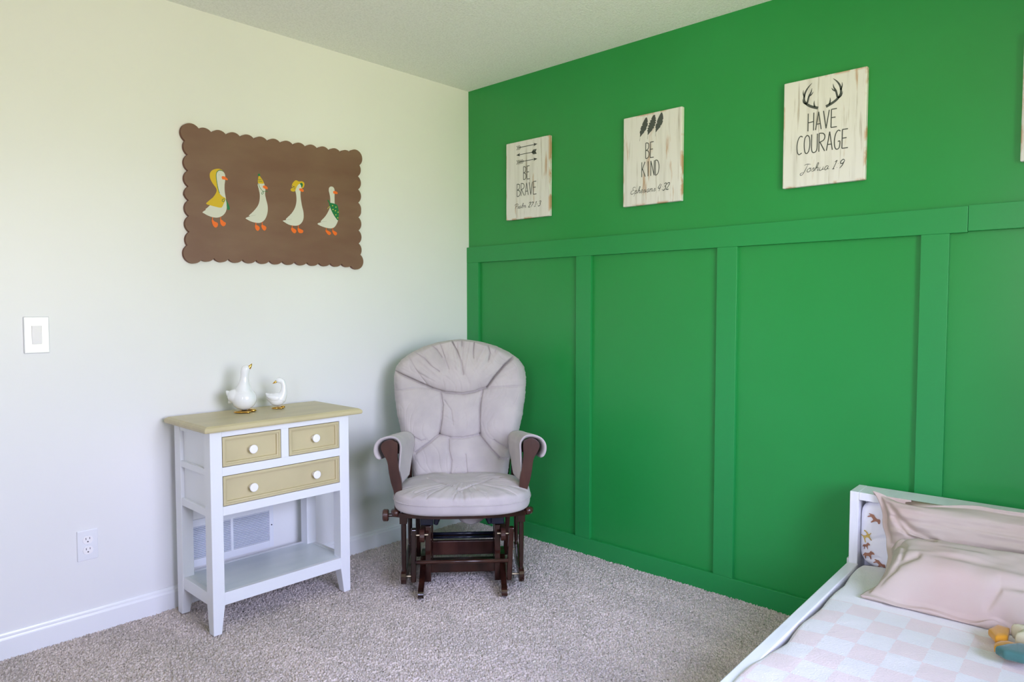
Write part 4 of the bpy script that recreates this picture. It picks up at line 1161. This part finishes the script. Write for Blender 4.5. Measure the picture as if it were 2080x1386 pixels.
# recline brackets
for s in (-1, 1):
    m = MB()
    xc = s * 0.155
    m.box(xc - 0.030, xc + 0.026, 0.150, 0.200, 0.272, 0.334)
    m.tube([(xc - s * 0.040, 0.16, 0.325), (xc - s * 0.043, 0.16, 0.300), (xc - s * 0.036, 0.16, 0.272)], [0.014, 0.015, 0.009], 14)
    m.box(xc - s * 0.045, xc, 0.155, 0.185, 0.312, 0.334)
    m.build('lock_bracket', M['black_plastic'], gl, bevel=0.004, seg=3)
# locking knob
kn = MB()
kn.tube([(-0.27, 0.12, 0.330), (-0.325, 0.12, 0.330)], 0.0075, 14)
kn.tube([(-0.318, 0.12, 0.330), (-0.322, 0.12, 0.330), (-0.339, 0.12, 0.330), (-0.343, 0.12, 0.330)], [0.022, 0.026, 0.026, 0.022], 24)
kn.build('lock_knob', M['wood_worn'], gl, bevel=0.001)

# arms: curved post at the front, rail, and padded sleeve
postR = [(0.268, 0.642), (0.280, 0.655), (0.300, 0.662), (0.320, 0.657), (0.336, 0.642), (0.338, 0.625), (0.328, 0.600), (0.312, 0.570), (0.305, 0.520), (0.296, 0.475), (0.284, 0.430), (0.280, 0.345),
         (0.250, 0.345), (0.250, 0.430), (0.254, 0.490), (0.263, 0.535), (0.269, 0.590)]
for s in (-1, 1):
    off = 0.007
    pp = smooth_poly([(s * p - off, q) for p, q in postR], True, 3)
    m = MB(); m.prism(pp, lambda p, q, t: (p, t, q), 0.088, 0.118)
    m.build('arm_post', M['wood_worn'], gl, bevel=0.004, seg=3)
    # under-arm rail and rear post
    m = MB()
    m.hexa([(s * 0.285 - off - 0.02, 0.1182, 0.596), (s * 0.285 - off + 0.02, 0.1182, 0.596), (s * 0.262 - off + 0.02, 0.50, 0.560), (s * 0.262 - off - 0.02, 0.50, 0.560)],
           [(s * 0.297 - off - 0.02, 0.1182, 0.634), (s * 0.297 - off + 0.02, 0.1182, 0.634), (s * 0.265 - off + 0.02, 0.50, 0.592), (s * 0.265 - off - 0.02, 0.50, 0.592)])
    m.build('arm_rail', M['wood'], gl, bevel=0.004)
    m = MB()
    m.tube([(s * 0.243 - off, 0.42, 0.355), (s * 0.247 - off, 0.43, 0.47), (s * 0.255 - off, 0.45, 0.575)], 0.011, 16)
    m.build('arm_spindle', M['wood'], gl, smooth=True)
    # sleeve: cross-section swept along y
    secs = []
    NY = 26
    for i in range(NY + 1):
        v = i / NY
        y = 0.094 + 0.345 * v
        cx = s * (0.303 - 0.036 * v) - off
        cz = 0.628 - 0.036 * v
        k = 1 - 0.10 * v
        inner_end = (0.462 + 0.050 * v) if v > 0.0 else 0.462
        inner_z = 0.470 + 0.02 * v
        # points from the outside curl, over the top and down the inside (s = outward)
        pr_ = [(0.040, -0.052), (0.056, -0.044), (0.066, -0.020), (0.064, 0.010), (0.046, 0.036), (0.016, 0.048), (-0.014, 0.048), (-0.036, 0.037), (-0.050, 0.010), (-0.048, -0.04)]
        pts = [(cx + s * a * k, cz + b * k) for a, b in pr_]
        tip = 0.25 + 0.0 * v
        z_lo = 0.455 + 0.02 * v
        xi0 = pts[-1]
        for j in (1, 2, 3):
            f = j / 3
            pts.append((xi0[0] + s * 0.012 * f * (1 - 0.3 * v), xi0[1] + (z_lo - xi0[1]) * f))
        secs.append([(p, y, q) for p, q in smooth_poly(pts, False, 3)])
    P = np.array(secs)
    # taper the hanging side towards its point near the front
    n_s = P.shape[1]
    for i in range(P.shape[0]):
        v = i / NY
        for j in range(n_s):
            if P[i, j, 2] < 0.585:
                d = (0.585 - P[i, j, 2]) / 0.125
                P[i, j, 1] = P[i, j, 1] - d * v * 0.230 + 0.012 * d
    # thickness
    nrm = np.zeros_like(P)
    du = np.gradient(P, axis=0); dv = np.gradient(P, axis=1)
    nrm = np.cross(du, dv); nrm /= np.linalg.norm(nrm, axis=-1, keepdims=True) + 1e-9
    cen = P.mean(axis=1, keepdims=True)
    if ((P - cen) * nrm).sum() < 0: nrm = -nrm
    A = np.array(range(P.shape[0]))[:, None] / NY; Bc = np.array(range(n_s))[None, :] / (n_s - 1)
    P = P + nrm * (0.0014 * vnoise(A * 6, Bc * 6, 1.0, 21 + int(s)))[..., None]
    ed = np.clip(np.minimum(np.minimum(A, 1 - A) * 14, np.minimum(Bc, 1 - Bc) * 14), 0, 1) ** 0.5
    Q = P - nrm * (0.0135 * ed)[..., None]
    sheet_mesh('arm_pad', P, M['fabric'], gl, Q)

# back rest frame behind the cushion
m = MB()
for s in (-1, 1):
    m.tube([(s * 0.205 - 0.01, 0.475, 0.345), (s * 0.235 - 0.012, 0.53, 0.50), (s * 0.262 - 0.013, 0.62, 0.80), (s * 0.240 - 0.013, 0.665, 0.92)], 0.016, 14)
for k in range(5):
    xs_ = -0.12 + 0.06 * k - 0.012
    m.tube([(xs_, 0.49, 0.35), (xs_, 0.545, 0.50), (xs_, 0.64, 0.80), (xs_, 0.675, 0.94)], 0.009, 10)
m.tube([(-0.252, 0.667, 0.915), (-0.15, 0.678, 0.955), (-0.012, 0.682, 0.968), (0.13, 0.678, 0.955), (0.228, 0.667, 0.915)], 0.018, 14)
m.build('back_frame', M['wood'], gl, smooth=True)

# back cushion ---------------------------------------------------
NU, NV = 300, 360
Z0, Z1 = 0.205, 1.064
hw_z = [0.205, 0.222, 0.27, 0.34, 0.42, 0.50, 0.60, 0.70, 0.80, 0.88, 0.93, 0.965, 1.00, 1.03, 1.05, 1.060, 1.064]
hw_w = [0.0, 0.055, 0.10, 0.17, 0.226, 0.242, 0.280, 0.306, 0.322, 0.327, 0.318, 0.292, 0.243, 0.180, 0.110, 0.050, 0.0]
uu = np.linspace(-1, 1, NU); tt = np.linspace(0, 1, NV)
zz = Z0 + (Z1 - Z0) * (0.5 - 0.5 * np.cos(PI * tt))
# squircle mapping of u so that edges curl smoothly
uu = np.sign(uu) * (1 - (1 - np.abs(uu)) ** 1.45)
Ug, Zg = np.meshgrid(uu, zz, indexing='ij')
hw = np.interp(Zg, hw_z, hw_w)
Xc = -0.013 + 0.05 * np.clip((0.36 - Zg) / 0.1, 0, 1) + hw * Ug
X = Xc
def back_y(z): return 0.455 + 0.30 * (z - 0.42)
# distance inwards from the outline, to round the rim
edge = np.minimum(hw * (1 - np.abs(Ug)), 1.0)
edge_top = np.sqrt(np.maximum(0, 1.064 - Zg)) * 0.22 + 0.0
edge_bot = np.sqrt(np.maximum(0, Zg - Z0)) * 0.5
rim = np.minimum(edge, np.minimum(edge_top * 2.0, edge_bot))
R = 0.050
prof_ = np.sqrt(np.clip(1 - (1 - np.clip(rim / R, 0, 1)) ** 2, 0, 1))
front_t = 0.066 * prof_
# bulge of the head pillow and of the two side bolsters
head = np.exp(-((X + 0.013) / 0.24) ** 2 - ((Zg - 0.92) / 0.10) ** 2) * 0.040
lumb = np.exp(-(np.abs(X + 0.01) / 0.085) ** 4 - ((Zg - 0.70) / 0.11) ** 4) * 0.008
side_b = (np.exp(-((np.abs(X + 0.01) - 0.20) / 0.08) ** 2 - ((Zg - 0.68) / 0.16) ** 2)) * 0.020
low = np.exp(-((X + 0.0) / 0.17) ** 4 - ((Zg - 0.47) / 0.09) ** 4) * 0.016
dep = front_t + (head + lumb + side_b + low) * prof_
for a, sg, pts in BACK_CREASES:
    d = seg_dist(X, Zg, pts)
    dep -= a * (0.026 * np.exp(-(d / (sg * 0.28)) ** 2) + 0.026 * np.exp(-d / (sg * 1.8))) * prof_
# gathers radiating along the top and side seams
ang = np.arctan2(Zg - 0.80, X + 0.013)
rr = np.hypot(X + 0.013, Zg - 0.80)
gath = (vnoise(ang * 7 + 30, rr * 3, 1.6, 3) + 0.6 * vnoise(ang * 16 + 60, rr * 4, 1.6, 9))
topw = np.clip((Zg - 0.84) / 0.10, 0, 1) * np.clip((rr - 0.07) / 0.14, 0, 1)
sidew = np.clip(1 - rim / 0.045, 0, 1) * 0.5
dep += gath * (0.0060 * topw + 0.0030 * sidew) * np.clip(prof_ * 1.2, 0, 1)
dep += 0.0020 * vnoise(X + 2, Zg, 14, 6) * prof_ + 0.0010 * vnoise(X * 3 + 2, Zg, 20, 8) * prof_
wr = 1 - np.abs(vnoise(X * 5 + 0.6 * vnoise(X, Zg, 6, 71) + 9, Zg * 1.6, 6, 72)) ** 0.6
dep -= 0.0030 * wr ** 5 * prof_
Yf = back_y(Zg) - dep
Yb = back_y(Zg) + 0.030 * prof_
Xj = X + (0.0016 * vnoise(Zg * 1.0, ang, 60, 4)) * np.clip(1 - rim / 0.03, 0, 1) * (np.abs(Ug) > 0.5)
Pf = np.stack([Xj, Yf, Zg], -1); Pb = np.stack([Xj, Yb, Zg], -1)
# share the rim
Pb[0], Pb[-1], Pb[:, 0], Pb[:, -1] = Pf[0], Pf[-1], Pf[:, 0], Pf[:, -1]
bc = sheet_mesh('back_cushion', Pf, M['fabric'], gl, Pb)
w_ = bc.modifiers.new('weld', 'WELD'); w_.merge_threshold = 0.0002

# seat cushion ---------------------------------------------------
NU, NV = 280, 240
def squircle(NU, NV, ax, ay, n):
    u = np.linspace(-1, 1, NU); v = np.linspace(-1, 1, NV)
    u = np.sin(u * PI / 2 * 0.999); v = np.sin(v * PI / 2 * 0.999)
    U, V_ = np.meshgrid(u, v, indexing='ij')
    m_ = np.maximum(np.abs(U), np.abs(V_)); ln = (np.abs(U) ** n + np.abs(V_) ** n) ** (1 / n) + 1e-12
    k = m_ / ln
    return U * k, V_ * k, m_
U, V_, Rr = squircle(NU, NV, 1, 1, 4.2)
tap = 1 - 0.16 * np.clip((V_ + 0.1) / 1.1, 0, 1)
X = -0.001 + 0.296 * U * tap
Y = 0.195 + 0.232 * V_
Y = np.where(V_ < 0, Y + 0.045 * np.abs(U) ** 3 * -V_, Y)
pr_ = np.clip(1 - Rr ** 14, 0, 1) ** 0.45
front_edge = np.clip((-V_ - 0.3) / 0.7, 0, 1)
top = 0.410 + 0.036 * pr_ + 0.024 * np.clip(1 - Rr ** 3, 0, 1)
top -= 0.012 * np.clip((V_ - 0.2) / 0.8, 0, 1) * pr_
for a, sg, pts in SEAT_CREASES:
    d = seg_dist(X, Y, pts)
    top -= a * (0.012 * np.exp(-(d / (sg * 0.45)) ** 2) + 0.003 * np.exp(-(d / (sg * 3)) ** 2))
rad_ = np.hypot(X, Y - 0.20); an = np.arctan2(Y - 0.14, X)
top += (0.0026 * vnoise(X + 1, Y + 1, 22, 31) + 0.0036 * vnoise(an * 8 + 20, rad_ * 5, 1.3, 33) * np.clip(rad_ / 0.2, 0, 1)) * pr_
wr = 1 - np.abs(vnoise(an * 5 + 40, rad_ * 4, 1.5, 81)) ** 0.6
top -= 0.0060 * wr ** 4 * pr_ * np.clip(rad_ / 0.10, 0, 1) * np.clip((0.19 - Y) / 0.1, 0.25, 1)
bot_c = 0.3535
bot = 0.410 - (0.410 - bot_c) * pr_
Pt = np.stack([X, Y, np.where(Rr > 0.9999, 0.410, top)], -1); Pbm = np.stack([X, Y, bot], -1)
# rounded boxing: bulge the lower half outwards at the front, as in the photo
grow = 1 + 0.012 * np.clip((Rr - 0.85) / 0.15, 0, 1)
# make the profile a rounded box by pulling the shell points near the rim outwards
for G3 in (Pt, Pbm):
    q = np.clip((Rr - 0.90) / 0.10, 0, 1)
    G3[..., 0] = -0.001 + (G3[..., 0] + 0.001) * (1 + 0.020 * np.sin(q * PI))
    G3[..., 1] = 0.195 + (G3[..., 1] - 0.195) * (1 + 0.020 * np.sin(q * PI))
Pbm[0], Pbm[-1], Pbm[:, 0], Pbm[:, -1] = Pt[0], Pt[-1], Pt[:, 0], Pt[:, -1]
sc_ = sheet_mesh('seat_cushion', Pt, M['fabric'], gl, Pbm)
# seam round the boxing
seam = []
for i in range(97):
    t = 2 * PI * i / 96
    c_, s_ = math.cos(t), math.sin(t)
    k = 1 / max(abs(c_), abs(s_)); uu_, vv_ = c_ * k, s_ * k
    ln = (abs(uu_) ** 4.2 + abs(vv_) ** 4.2) ** (1 / 4.2)
    a, b_ = uu_ / ln, vv_ / ln
    tp_ = 1 - 0.16 * max(0, min(1, (b_ + 0.1) / 1.1))
    seam.append((-0.001 + 0.296 * a * tp_ * 1.006, 0.195 + 0.232 * b_ * 1.006 + (0.045 * abs(a) ** 3 * -b_ if b_ < 0 else 0), 0.4075))
MB().tube(seam, 0.0022, 6, cap=False).build('seam_piping', M['fabric'], sc_, smooth=True)

# ------------------------------------------------------------------ bed (its frame is turned 2.5 degrees off the wall)
BR = math.radians(2.5)
bed = thing('bed_frame', 'white painted bed frame against the green wall', 'bed', (0, 0, 0), BR)
HX0, HX1 = -0.260, -0.142
YN, YS = -2.126, -3.075
ZT_ = 0.575
m = MB()
def post(ya, yb):
    return MB().box(HX0, HX1, ya, yb, 0.0, ZT_).build('headboard_post', M['bed_white'], bed, bevel=0.002)
post(YN - 0.029, YN); post(YS, YS + 0.029)
MB().box(HX0, HX1, YS + 0.029, YN - 0.0292, ZT_ - 0.028, ZT_ - 0.0003).build('headboard_top', M['bed_white'], bed, bevel=0.002)
MB().box(HX1 - 0.018, HX1 - 0.002, YS + 0.029, YN - 0.029, 0.12, ZT_ - 0.028).build('headboard_panel', M['bed_white'], bed)
ZR = 0.320
def rail(ya, yb):
    return MB().box(-1.98, HX0 - 0.0005, ya, yb, 0.10, ZR).build('side_rail', M['bed_white'], bed, bevel=0.003)
rail(YN - 0.033, YN + 0.002); rail(YS - 0.002, YS + 0.033)
MB().box(-2.02, -1.98, YS, YN, 0.0, 0.36).build('foot_rail', M['bed_white'], bed, bevel=0.003)
MB().box(-1.98, HX0, YS + 0.033, YN - 0.033, 0.14, 0.16).build('slat_base', M['bed_white'], bed)
MB().box(-0.215, -0.175, YN + 0.0004, YN + 0.018, 0.0, 0.318).build('bracket_block', M['bed_white'], bed, bevel=0.002)

mt = thing('mattress', 'thin white mattress inside the white bed frame, under the checkered blanket', 'mattress', (0, 0, 0), BR)
m = MB().box(-1.96, HX0 - 0.02, YS + 0.045, YN - 0.045, 0.162, 0.305)
mo = m.build('mattress_body', M['sheet'], mt, bevel=0.02, seg=4)

# blanket draped over the mattress
NX, NY = 210, 130
xs = np.linspace(-1.955, -0.268, NX); vs_ = np.linspace(0, 1, NY)
Xg, Vg = np.meshgrid(xs, vs_, indexing='ij')
# wavy near edge, dropping in the slot beside the rail
edge_y = -2.163 - 0.0035 * np.sin(Xg * 23) - 0.004 * vnoise(Xg + 5, Xg * 0, 5, 12) - 0.003 * np.sin(Xg * 9 + 1)
edge_y = edge_y + 0.010 * np.clip((-1.02 - Xg) / 0.1, 0, 1) + 0.018 * np.clip((-1.15 - Xg) / 0.12, 0, 1)
far_y = YS + 0.040
Yg = edge_y + (far_y - edge_y) * Vg
d_n = np.abs(Yg - edge_y)
Zg = 0.318 + 0.012 * (1 - np.exp(-d_n / 0.05)) + 0.0022 * vnoise(Xg + 3, Yg, 9, 41) + 0.0010 * vnoise(Xg + 3, Yg, 30, 42)
Zg -= 0.020 * np.exp(-(d_n / 0.008) ** 2)
Zg += 0.006 * np.clip((-1.12 - Xg) / 0.1, 0, 1) * np.exp(-d_n / 0.05)
Pt = np.stack([Xg, Yg, Zg], -1); Pu = np.stack([Xg, Yg, np.minimum(Zg - 0.009, 0.31)], -1)
Pu[..., 2] = Zg - 0.009
Pu[0], Pu[-1], Pu[:, 0], Pu[:, -1] = Pt[0], Pt[-1], Pt[:, 0], Pt[:, -1]
bl = sheet_mesh('blanket', Pt, M['blanket'], None, Pu)
bl.rotation_euler = (0, 0, BR)
tag(bl, 'pink and white checkered towelling blanket spread over the bed', 'blanket')

# printed cushion standing in the headboard
cu = thing('printed_cushion', 'white cushion printed with small animals standing upright against the headboard', 'cushion', (0, 0, 0), BR)
U, V_, Rr = squircle(110, 110, 1, 1, 7)
Yc = -2.55 + 0.394 * U; Zc = 0.429 + 0.126 * V_
pf = np.clip(1 - Rr ** 12, 0, 1) ** 0.4
th = 0.042 * pf + 0.0020 * vnoise(Yc * 1, Zc * 2 + 4, 22, 51) * pf
for pts, a in (([(-2.163, 0.37), (-2.20, 0.41), (-2.24, 0.43)], 0.005), ([(-2.163, 0.335), (-2.22, 0.352)], 0.004), ([(-2.165, 0.45), (-2.19, 0.49)], 0.003)):
    th -= a * np.exp(-(seg_dist(Yc, Zc, pts) / 0.006) ** 2)
Pf = np.stack([-0.214 - th, Yc, Zc], -1); Pb = np.stack([-0.214 + 0.036 * pf, Yc, Zc], -1)
Pb[0], Pb[-1], Pb[:, 0], Pb[:, -1] = Pf[0], Pf[-1], Pf[:, 0], Pf[:, -1]
sheet_mesh('cushion_cover', Pf, M['sheet'], cu, Pb)
M['print_brown'] = mat('print_brown', lin(168, 120, 98), 0.9)
M['print_gold'] = mat('print_gold', lin(206, 176, 96), 0.9)
# small printed animals (flat on the cloth)
pony = [(0, .02), (.07, .0), (.16, .22), (.24, .26), (.42, .24), (.46, .0), (.54, .0), (.58, .30), (.70, .42), (.86, .40), (.90, .50), (.76, .64), (.66, .70), (.58, .66), (.50, .56), (.30, .52), (.14, .54), (.02, .44), (-.12, .30), (-.08, .22), (.02, .30)]
deer = [(0, .0), (.08, .0), (.16, .28), (.44, .28), (.5, .0), (.58, .0), (.6, .36), (.82, .5), (.8, .56), (.6, .5), (.52, .8), (.4, .9), (.34, .82), (.44, .72), (.42, .5), (.12, .5), (-.06, .62), (-.1, .54), (.04, .42)]
def surf(y, z):
    i = np.argmin((Yc - y) ** 2 + (Zc - z) ** 2); return float(Pf.reshape(-1, 3)[i, 0])
def motif(shape, y, z, size, m_, rot=0.0, name='printed_animal'):
    mb = MB(); c_, s_ = math.cos(rot), math.sin(rot)
    mb.flat(smooth_poly(shape, True, 2), lambda a, b: (surf(y - (a * c_ - b * s_) * size, z + (a * s_ + b * c_) * size) - 0.0034, y - (a * c_ - b * s_) * size, z + (a * s_ + b * c_) * size))
    return mb.build(name, m_, cu)
motif(pony, -2.182, 0.492, 0.044, M['print_brown'], -0.9)
motif(deer, -2.176, 0.398, 0.044, M['print_gold'], 0.5)
motif(pony, -2.172, 0.372, 0.030, M['print_brown'], 0.3)
motif(pony, -2.176, 0.338, 0.042, M['print_brown'], 0.2)
motif(pony, -2.205, 0.334, 0.040, M['print_brown'], -0.8)

# large pink pillow leaning on the headboard
pw = thing('pillow', 'large dusty pink linen pillow leaning on the white headboard', 'pillow', (0, 0, 0), BR)
NU, NV = 230, 170
u = np.linspace(0, 1, NU); v = np.linspace(0, 1, NV)      # u across the bed, v from the top down to the foot of the pillow
Ug, Vg = np.meshgrid(u, v, indexing='ij')
YL = -2.212; WD = 0.80
# centre line of the leaning pillow in x/z
cv = np.array([0.0, 0.10, 0.25, 0.42, 0.50, 0.62, 0.80, 0.92, 1.0])
cx = np.interp(Vg, cv, [-0.272, -0.278, -0.292, -0.318, -0.345, -0.40, -0.485, -0.555, -0.612])
cz = np.interp(Vg, cv, [0.585, 0.560, 0.515, 0.455, 0.425, 0.405, 0.375, 0.348, 0.333])
# soften the piecewise lines
def soft(a, n=9):
    k = np.ones(n) / n
    return np.apply_along_axis(lambda r: np.convolve(np.pad(r, n // 2, mode='edge'), k, 'valid'), 1, a)
cx, cz = soft(cx, 13), soft(cz, 13)
gx, gz = np.gradient(cx, axis=1), np.gradient(cz, axis=1)
ln = np.hypot(gx, gz); nx_, nz_ = gz / ln, -gx / ln
sgn = np.where(nz_ < 0, -1, 1); nx_, nz_ = nx_ * sgn, nz_ * sgn
nx_ = -np.abs(nx_)
fl = 0.017                                              # sewn flange round the filled part
du_ = np.minimum(Ug, 1 - Ug) * WD; dv_ = np.minimum(Vg, 1 - Vg) * 0.46
din = np.minimum(du_, dv_) - fl
def inr(a, s): return 1 - np.exp(-np.clip(a, 0, None) / s)
fill = np.sqrt(inr(du_ - fl, 0.045) * inr(dv_ - fl, 0.030))
upper = np.exp(-((Vg - 0.25) / 0.235) ** 4); lower = np.exp(-(np.abs(Vg - 0.745) / 0.222) ** 7)
thk = fill * (0.042 * upper + 0.104 * lower + 0.010)
# deep fold across, starting low at the near side
fold = [(0.03, 0.49), (0.08, 0.525), (0.18, 0.515), (0.34, 0.505), (0.50, 0.515), (0.60, 0.54), (0.75, 0.55), (1.0, 0.54)]
sc_v = 0.575
for a, w1, pts in ((0.050, 0.010, fold[:6]), (0.016, 0.022, fold[5:]),
                   (0.016, 0.012, [(0.04, 0.62), (0.08, 0.585), (0.13, 0.57), (0.18, 0.60)]),
                   (0.010, 0.016, [(0.04, 0.12), (0.07, 0.25), (0.13, 0.36), (0.20, 0.40)]), (0.008, 0.012, [(0.05, 0.25), (0.10, 0.40), (0.16, 0.44)]),
                   (0.008, 0.014, [(0.05, 0.92), (0.08, 0.84), (0.14, 0.80)]), (0.012, 0.016, [(0.42, 0.93), (0.44, 0.86), (0.55, 0.84), (0.7, 0.86)]),
                   (0.006, 0.010, [(0.05, 0.62), (0.08, 0.7), (0.08, 0.8)])):
    d = seg_dist(Ug * 1.0, Vg * sc_v, [(p, q * sc_v) for p, q in pts])
    thk -= 1.25 * a * np.exp(-(d / w1) ** 2) * np.clip(fill * 1.4, 0, 1)
thk += (0.0050 * vnoise(Ug * 3, Vg * 10, 1.2, 61) + 0.0050 * vnoise(Ug * 7, Vg * 26, 1.0, 62) + 0.0022 * vnoise(Ug * 20, Vg * 20, 1.0, 64)) * fill
thk = np.maximum(thk, 0.0008)
wob = 0.0035 * vnoise(Vg * 9, Ug, 1.0, 63)
YLv = soft(np.interp(Vg, [0, 0.05, 0.15, 0.3, 0.5, 0.6, 0.75, 0.88, 0.95, 1.0], [-2.203, -2.216, -2.230, -2.244, -2.264, -2.280, -2.288, -2.284, -2.258, -2.248]), 5)
Yp = YLv + (YL - WD - YLv) * Ug + wob * (1 - Ug) ** 6
# corners pull outwards
Yp += 0.002 * np.exp(-(Ug / 0.05) ** 2) * np.exp(-(Vg / 0.08) ** 2)
# pinched waist at the fold
Xp = cx + nx_ * thk; Zp = cz + nz_ * thk
# top flange: a loose flap that stands up and ripples
flap = np.exp(-(Vg / 0.05) ** 2)
Zp += flap * (0.010 * np.exp(-(Ug / 0.10) ** 2) - 0.034 * np.exp(-((Ug - 0.14) / 0.085) ** 2) + 0.012 * np.clip((Ug - 0.28) / 0.1, 0, 1))
Xp += flap * 0.006 * np.sin(Ug * 24)
# bottom flange ripples on the blanket
rip = np.exp(-((1 - Vg) / 0.05) ** 2)
Zp += rip * (0.004 + 0.004 * np.sin(Ug * 31) + 0.012 * np.exp(-((Ug - 0.44) / 0.03) ** 2))
Xp += rip * (0.006 * vnoise(Ug * 9, Ug * 0, 1.0, 77) + 0.020 * np.exp(-((Ug - 0.47) / 0.035) ** 2))
Zp = np.maximum(Zp, 0.334)
Pf = np.stack([Xp, Yp, Zp], -1)
bz = np.maximum(cz - nz_ * 0.30 * thk - 0.004, 0.332); bx_ = np.minimum(cx + 0.004 - nx_ * 0.06 * thk, -0.262)
Pb = np.stack([bx_, Yp, bz], -1)
Pb[0], Pb[-1], Pb[:, 0], Pb[:, -1] = Pf[0], Pf[-1], Pf[:, 0], Pf[:, -1]
sheet_mesh('pillowcase', Pf, M['pink_linen'], pw, Pb)
# rear flange of the pillowcase, a loose flap standing behind the filled part
uf = np.linspace(0, 1, 60); vf = np.linspace(0, 1, 8)
Uf, Vf = np.meshgrid(uf, vf, indexing='ij')
top_z = np.interp(Uf, [0, 0.10, 0.25, 0.5, 0.75, 1.0], [0.584, 0.572, 0.563, 0.560, 0.562, 0.566]) + 0.0015 * np.sin(Uf * 40)
Fz = top_z - Vf * (0.004 + 0.050 * np.clip(Uf / 0.12, 0, 1)); Fy = -2.206 - 0.28 * Uf - 0.004 * Vf
Fz = np.where(Uf > 0.8, Fz - (Uf - 0.8) * 0.25, Fz)
Fx = -0.2660 - 0.002 * np.sin(Uf * 22) * (1 - Vf) - 0.004 * Vf
Fa = np.stack([Fx, Fy, Fz], -1); Fb = Fa.copy(); Fb[..., 0] += 0.0022
Fb[0], Fb[-1], Fb[:, 0], Fb[:, -1] = Fa[0], Fa[-1], Fa[:, 0], Fa[:, -1]
sheet_mesh('rear_flange', Fa, M['pink_linen'], pw, Fb)

# soft toy at the right edge of the bed
ty = thing('soft_toy', 'soft toy of cream, mustard and teal felt lying on the blanket by the pink pillow', 'soft toy', (0, 0, 0), BR)
def cushion_piece(name, poly, z, h, mt_, tilt=(0, 0)):
    pl = smooth_poly([p for a, b in zip(poly, poly[1:] + poly[:1]) for p in (a, ((a[0] * 3 + b[0]) / 4, (a[1] * 3 + b[1]) / 4), ((a[0] + 3 * b[0]) / 4, (a[1] + 3 * b[1]) / 4))], True, 2)
    cx_ = sum(p[0] for p in pl) / len(pl); cy_ = sum(p[1] for p in pl) / len(pl)
    rings = [(1.0, 0.0), (0.99, 0.45), (0.95, 0.75), (0.84, 0.93), (0.50, 1.0), (0.0, 1.0)]
    vs, fs = [], []
    n = len(pl)
    def lay(sgn_):
        out = []
        for k, hh in rings[:-1]:
            for p, q in pl:
                x = cx_ + (p - cx_) * k; y = cy_ + (q - cy_) * k
                out.append((x, y, z + tilt[0] * (x - cx_) + tilt[1] * (y - cy_) + sgn_ * hh * h / 2))
        out.append((cx_, cy_, z + sgn_ * h / 2))
        return out
    for sg in (1, -1):
        b0 = len(vs); L_ = lay(sg); vs += L_
        for r in range(len(rings) - 2):
            for i in range(n):
                a, b = b0 + r * n + i, b0 + r * n + (i + 1) % n
                fs.append((a, b, b + n, a + n))
        c_ = b0 + (len(rings) - 1) * n
        for i in range(n):
            fs.append((b0 + (len(rings) - 2) * n + i, b0 + (len(rings) - 2) * n + (i + 1) % n, c_))
    m = MB(); m.add(vs, fs)
    o_ = m.build(name, mt_, ty, smooth=True)
    w = o_.modifiers.new('weld', 'WELD'); w.merge_threshold = 0.0004
    return o_
cushion_piece('mustard_foot', [(-0.672, -2.590), (-0.622, -2.606), (-0.628, -2.634), (-0.690, -2.636), (-0.716, -2.612)], 0.352, 0.022, M['mustard'])
cushion_piece('mustard_foot', [(-0.752, -2.612), (-0.728, -2.622), (-0.712, -2.640), (-0.715, -2.660), (-0.745, -2.652), (-0.775, -2.630), (-0.772, -2.615)], 0.350, 0.020, M['mustard'])
cushion_piece('teal_wing', [(-0.800, -2.620), (-0.765, -2.640), (-0.735, -2.668), (-0.745, -2.700), (-0.790, -2.712), (-0.815, -2.680), (-0.818, -2.640)], 0.360, 0.026, M['teal'])
cushion_piece('toy_body', [(-0.645, -2.638), (-0.668, -2.662), (-0.705, -2.652), (-0.730, -2.690), (-0.740, -2.780), (-0.710, -2.850), (-0.655, -2.860), (-0.628, -2.800), (-0.628, -2.700)], 0.362, 0.050, M['cream'])
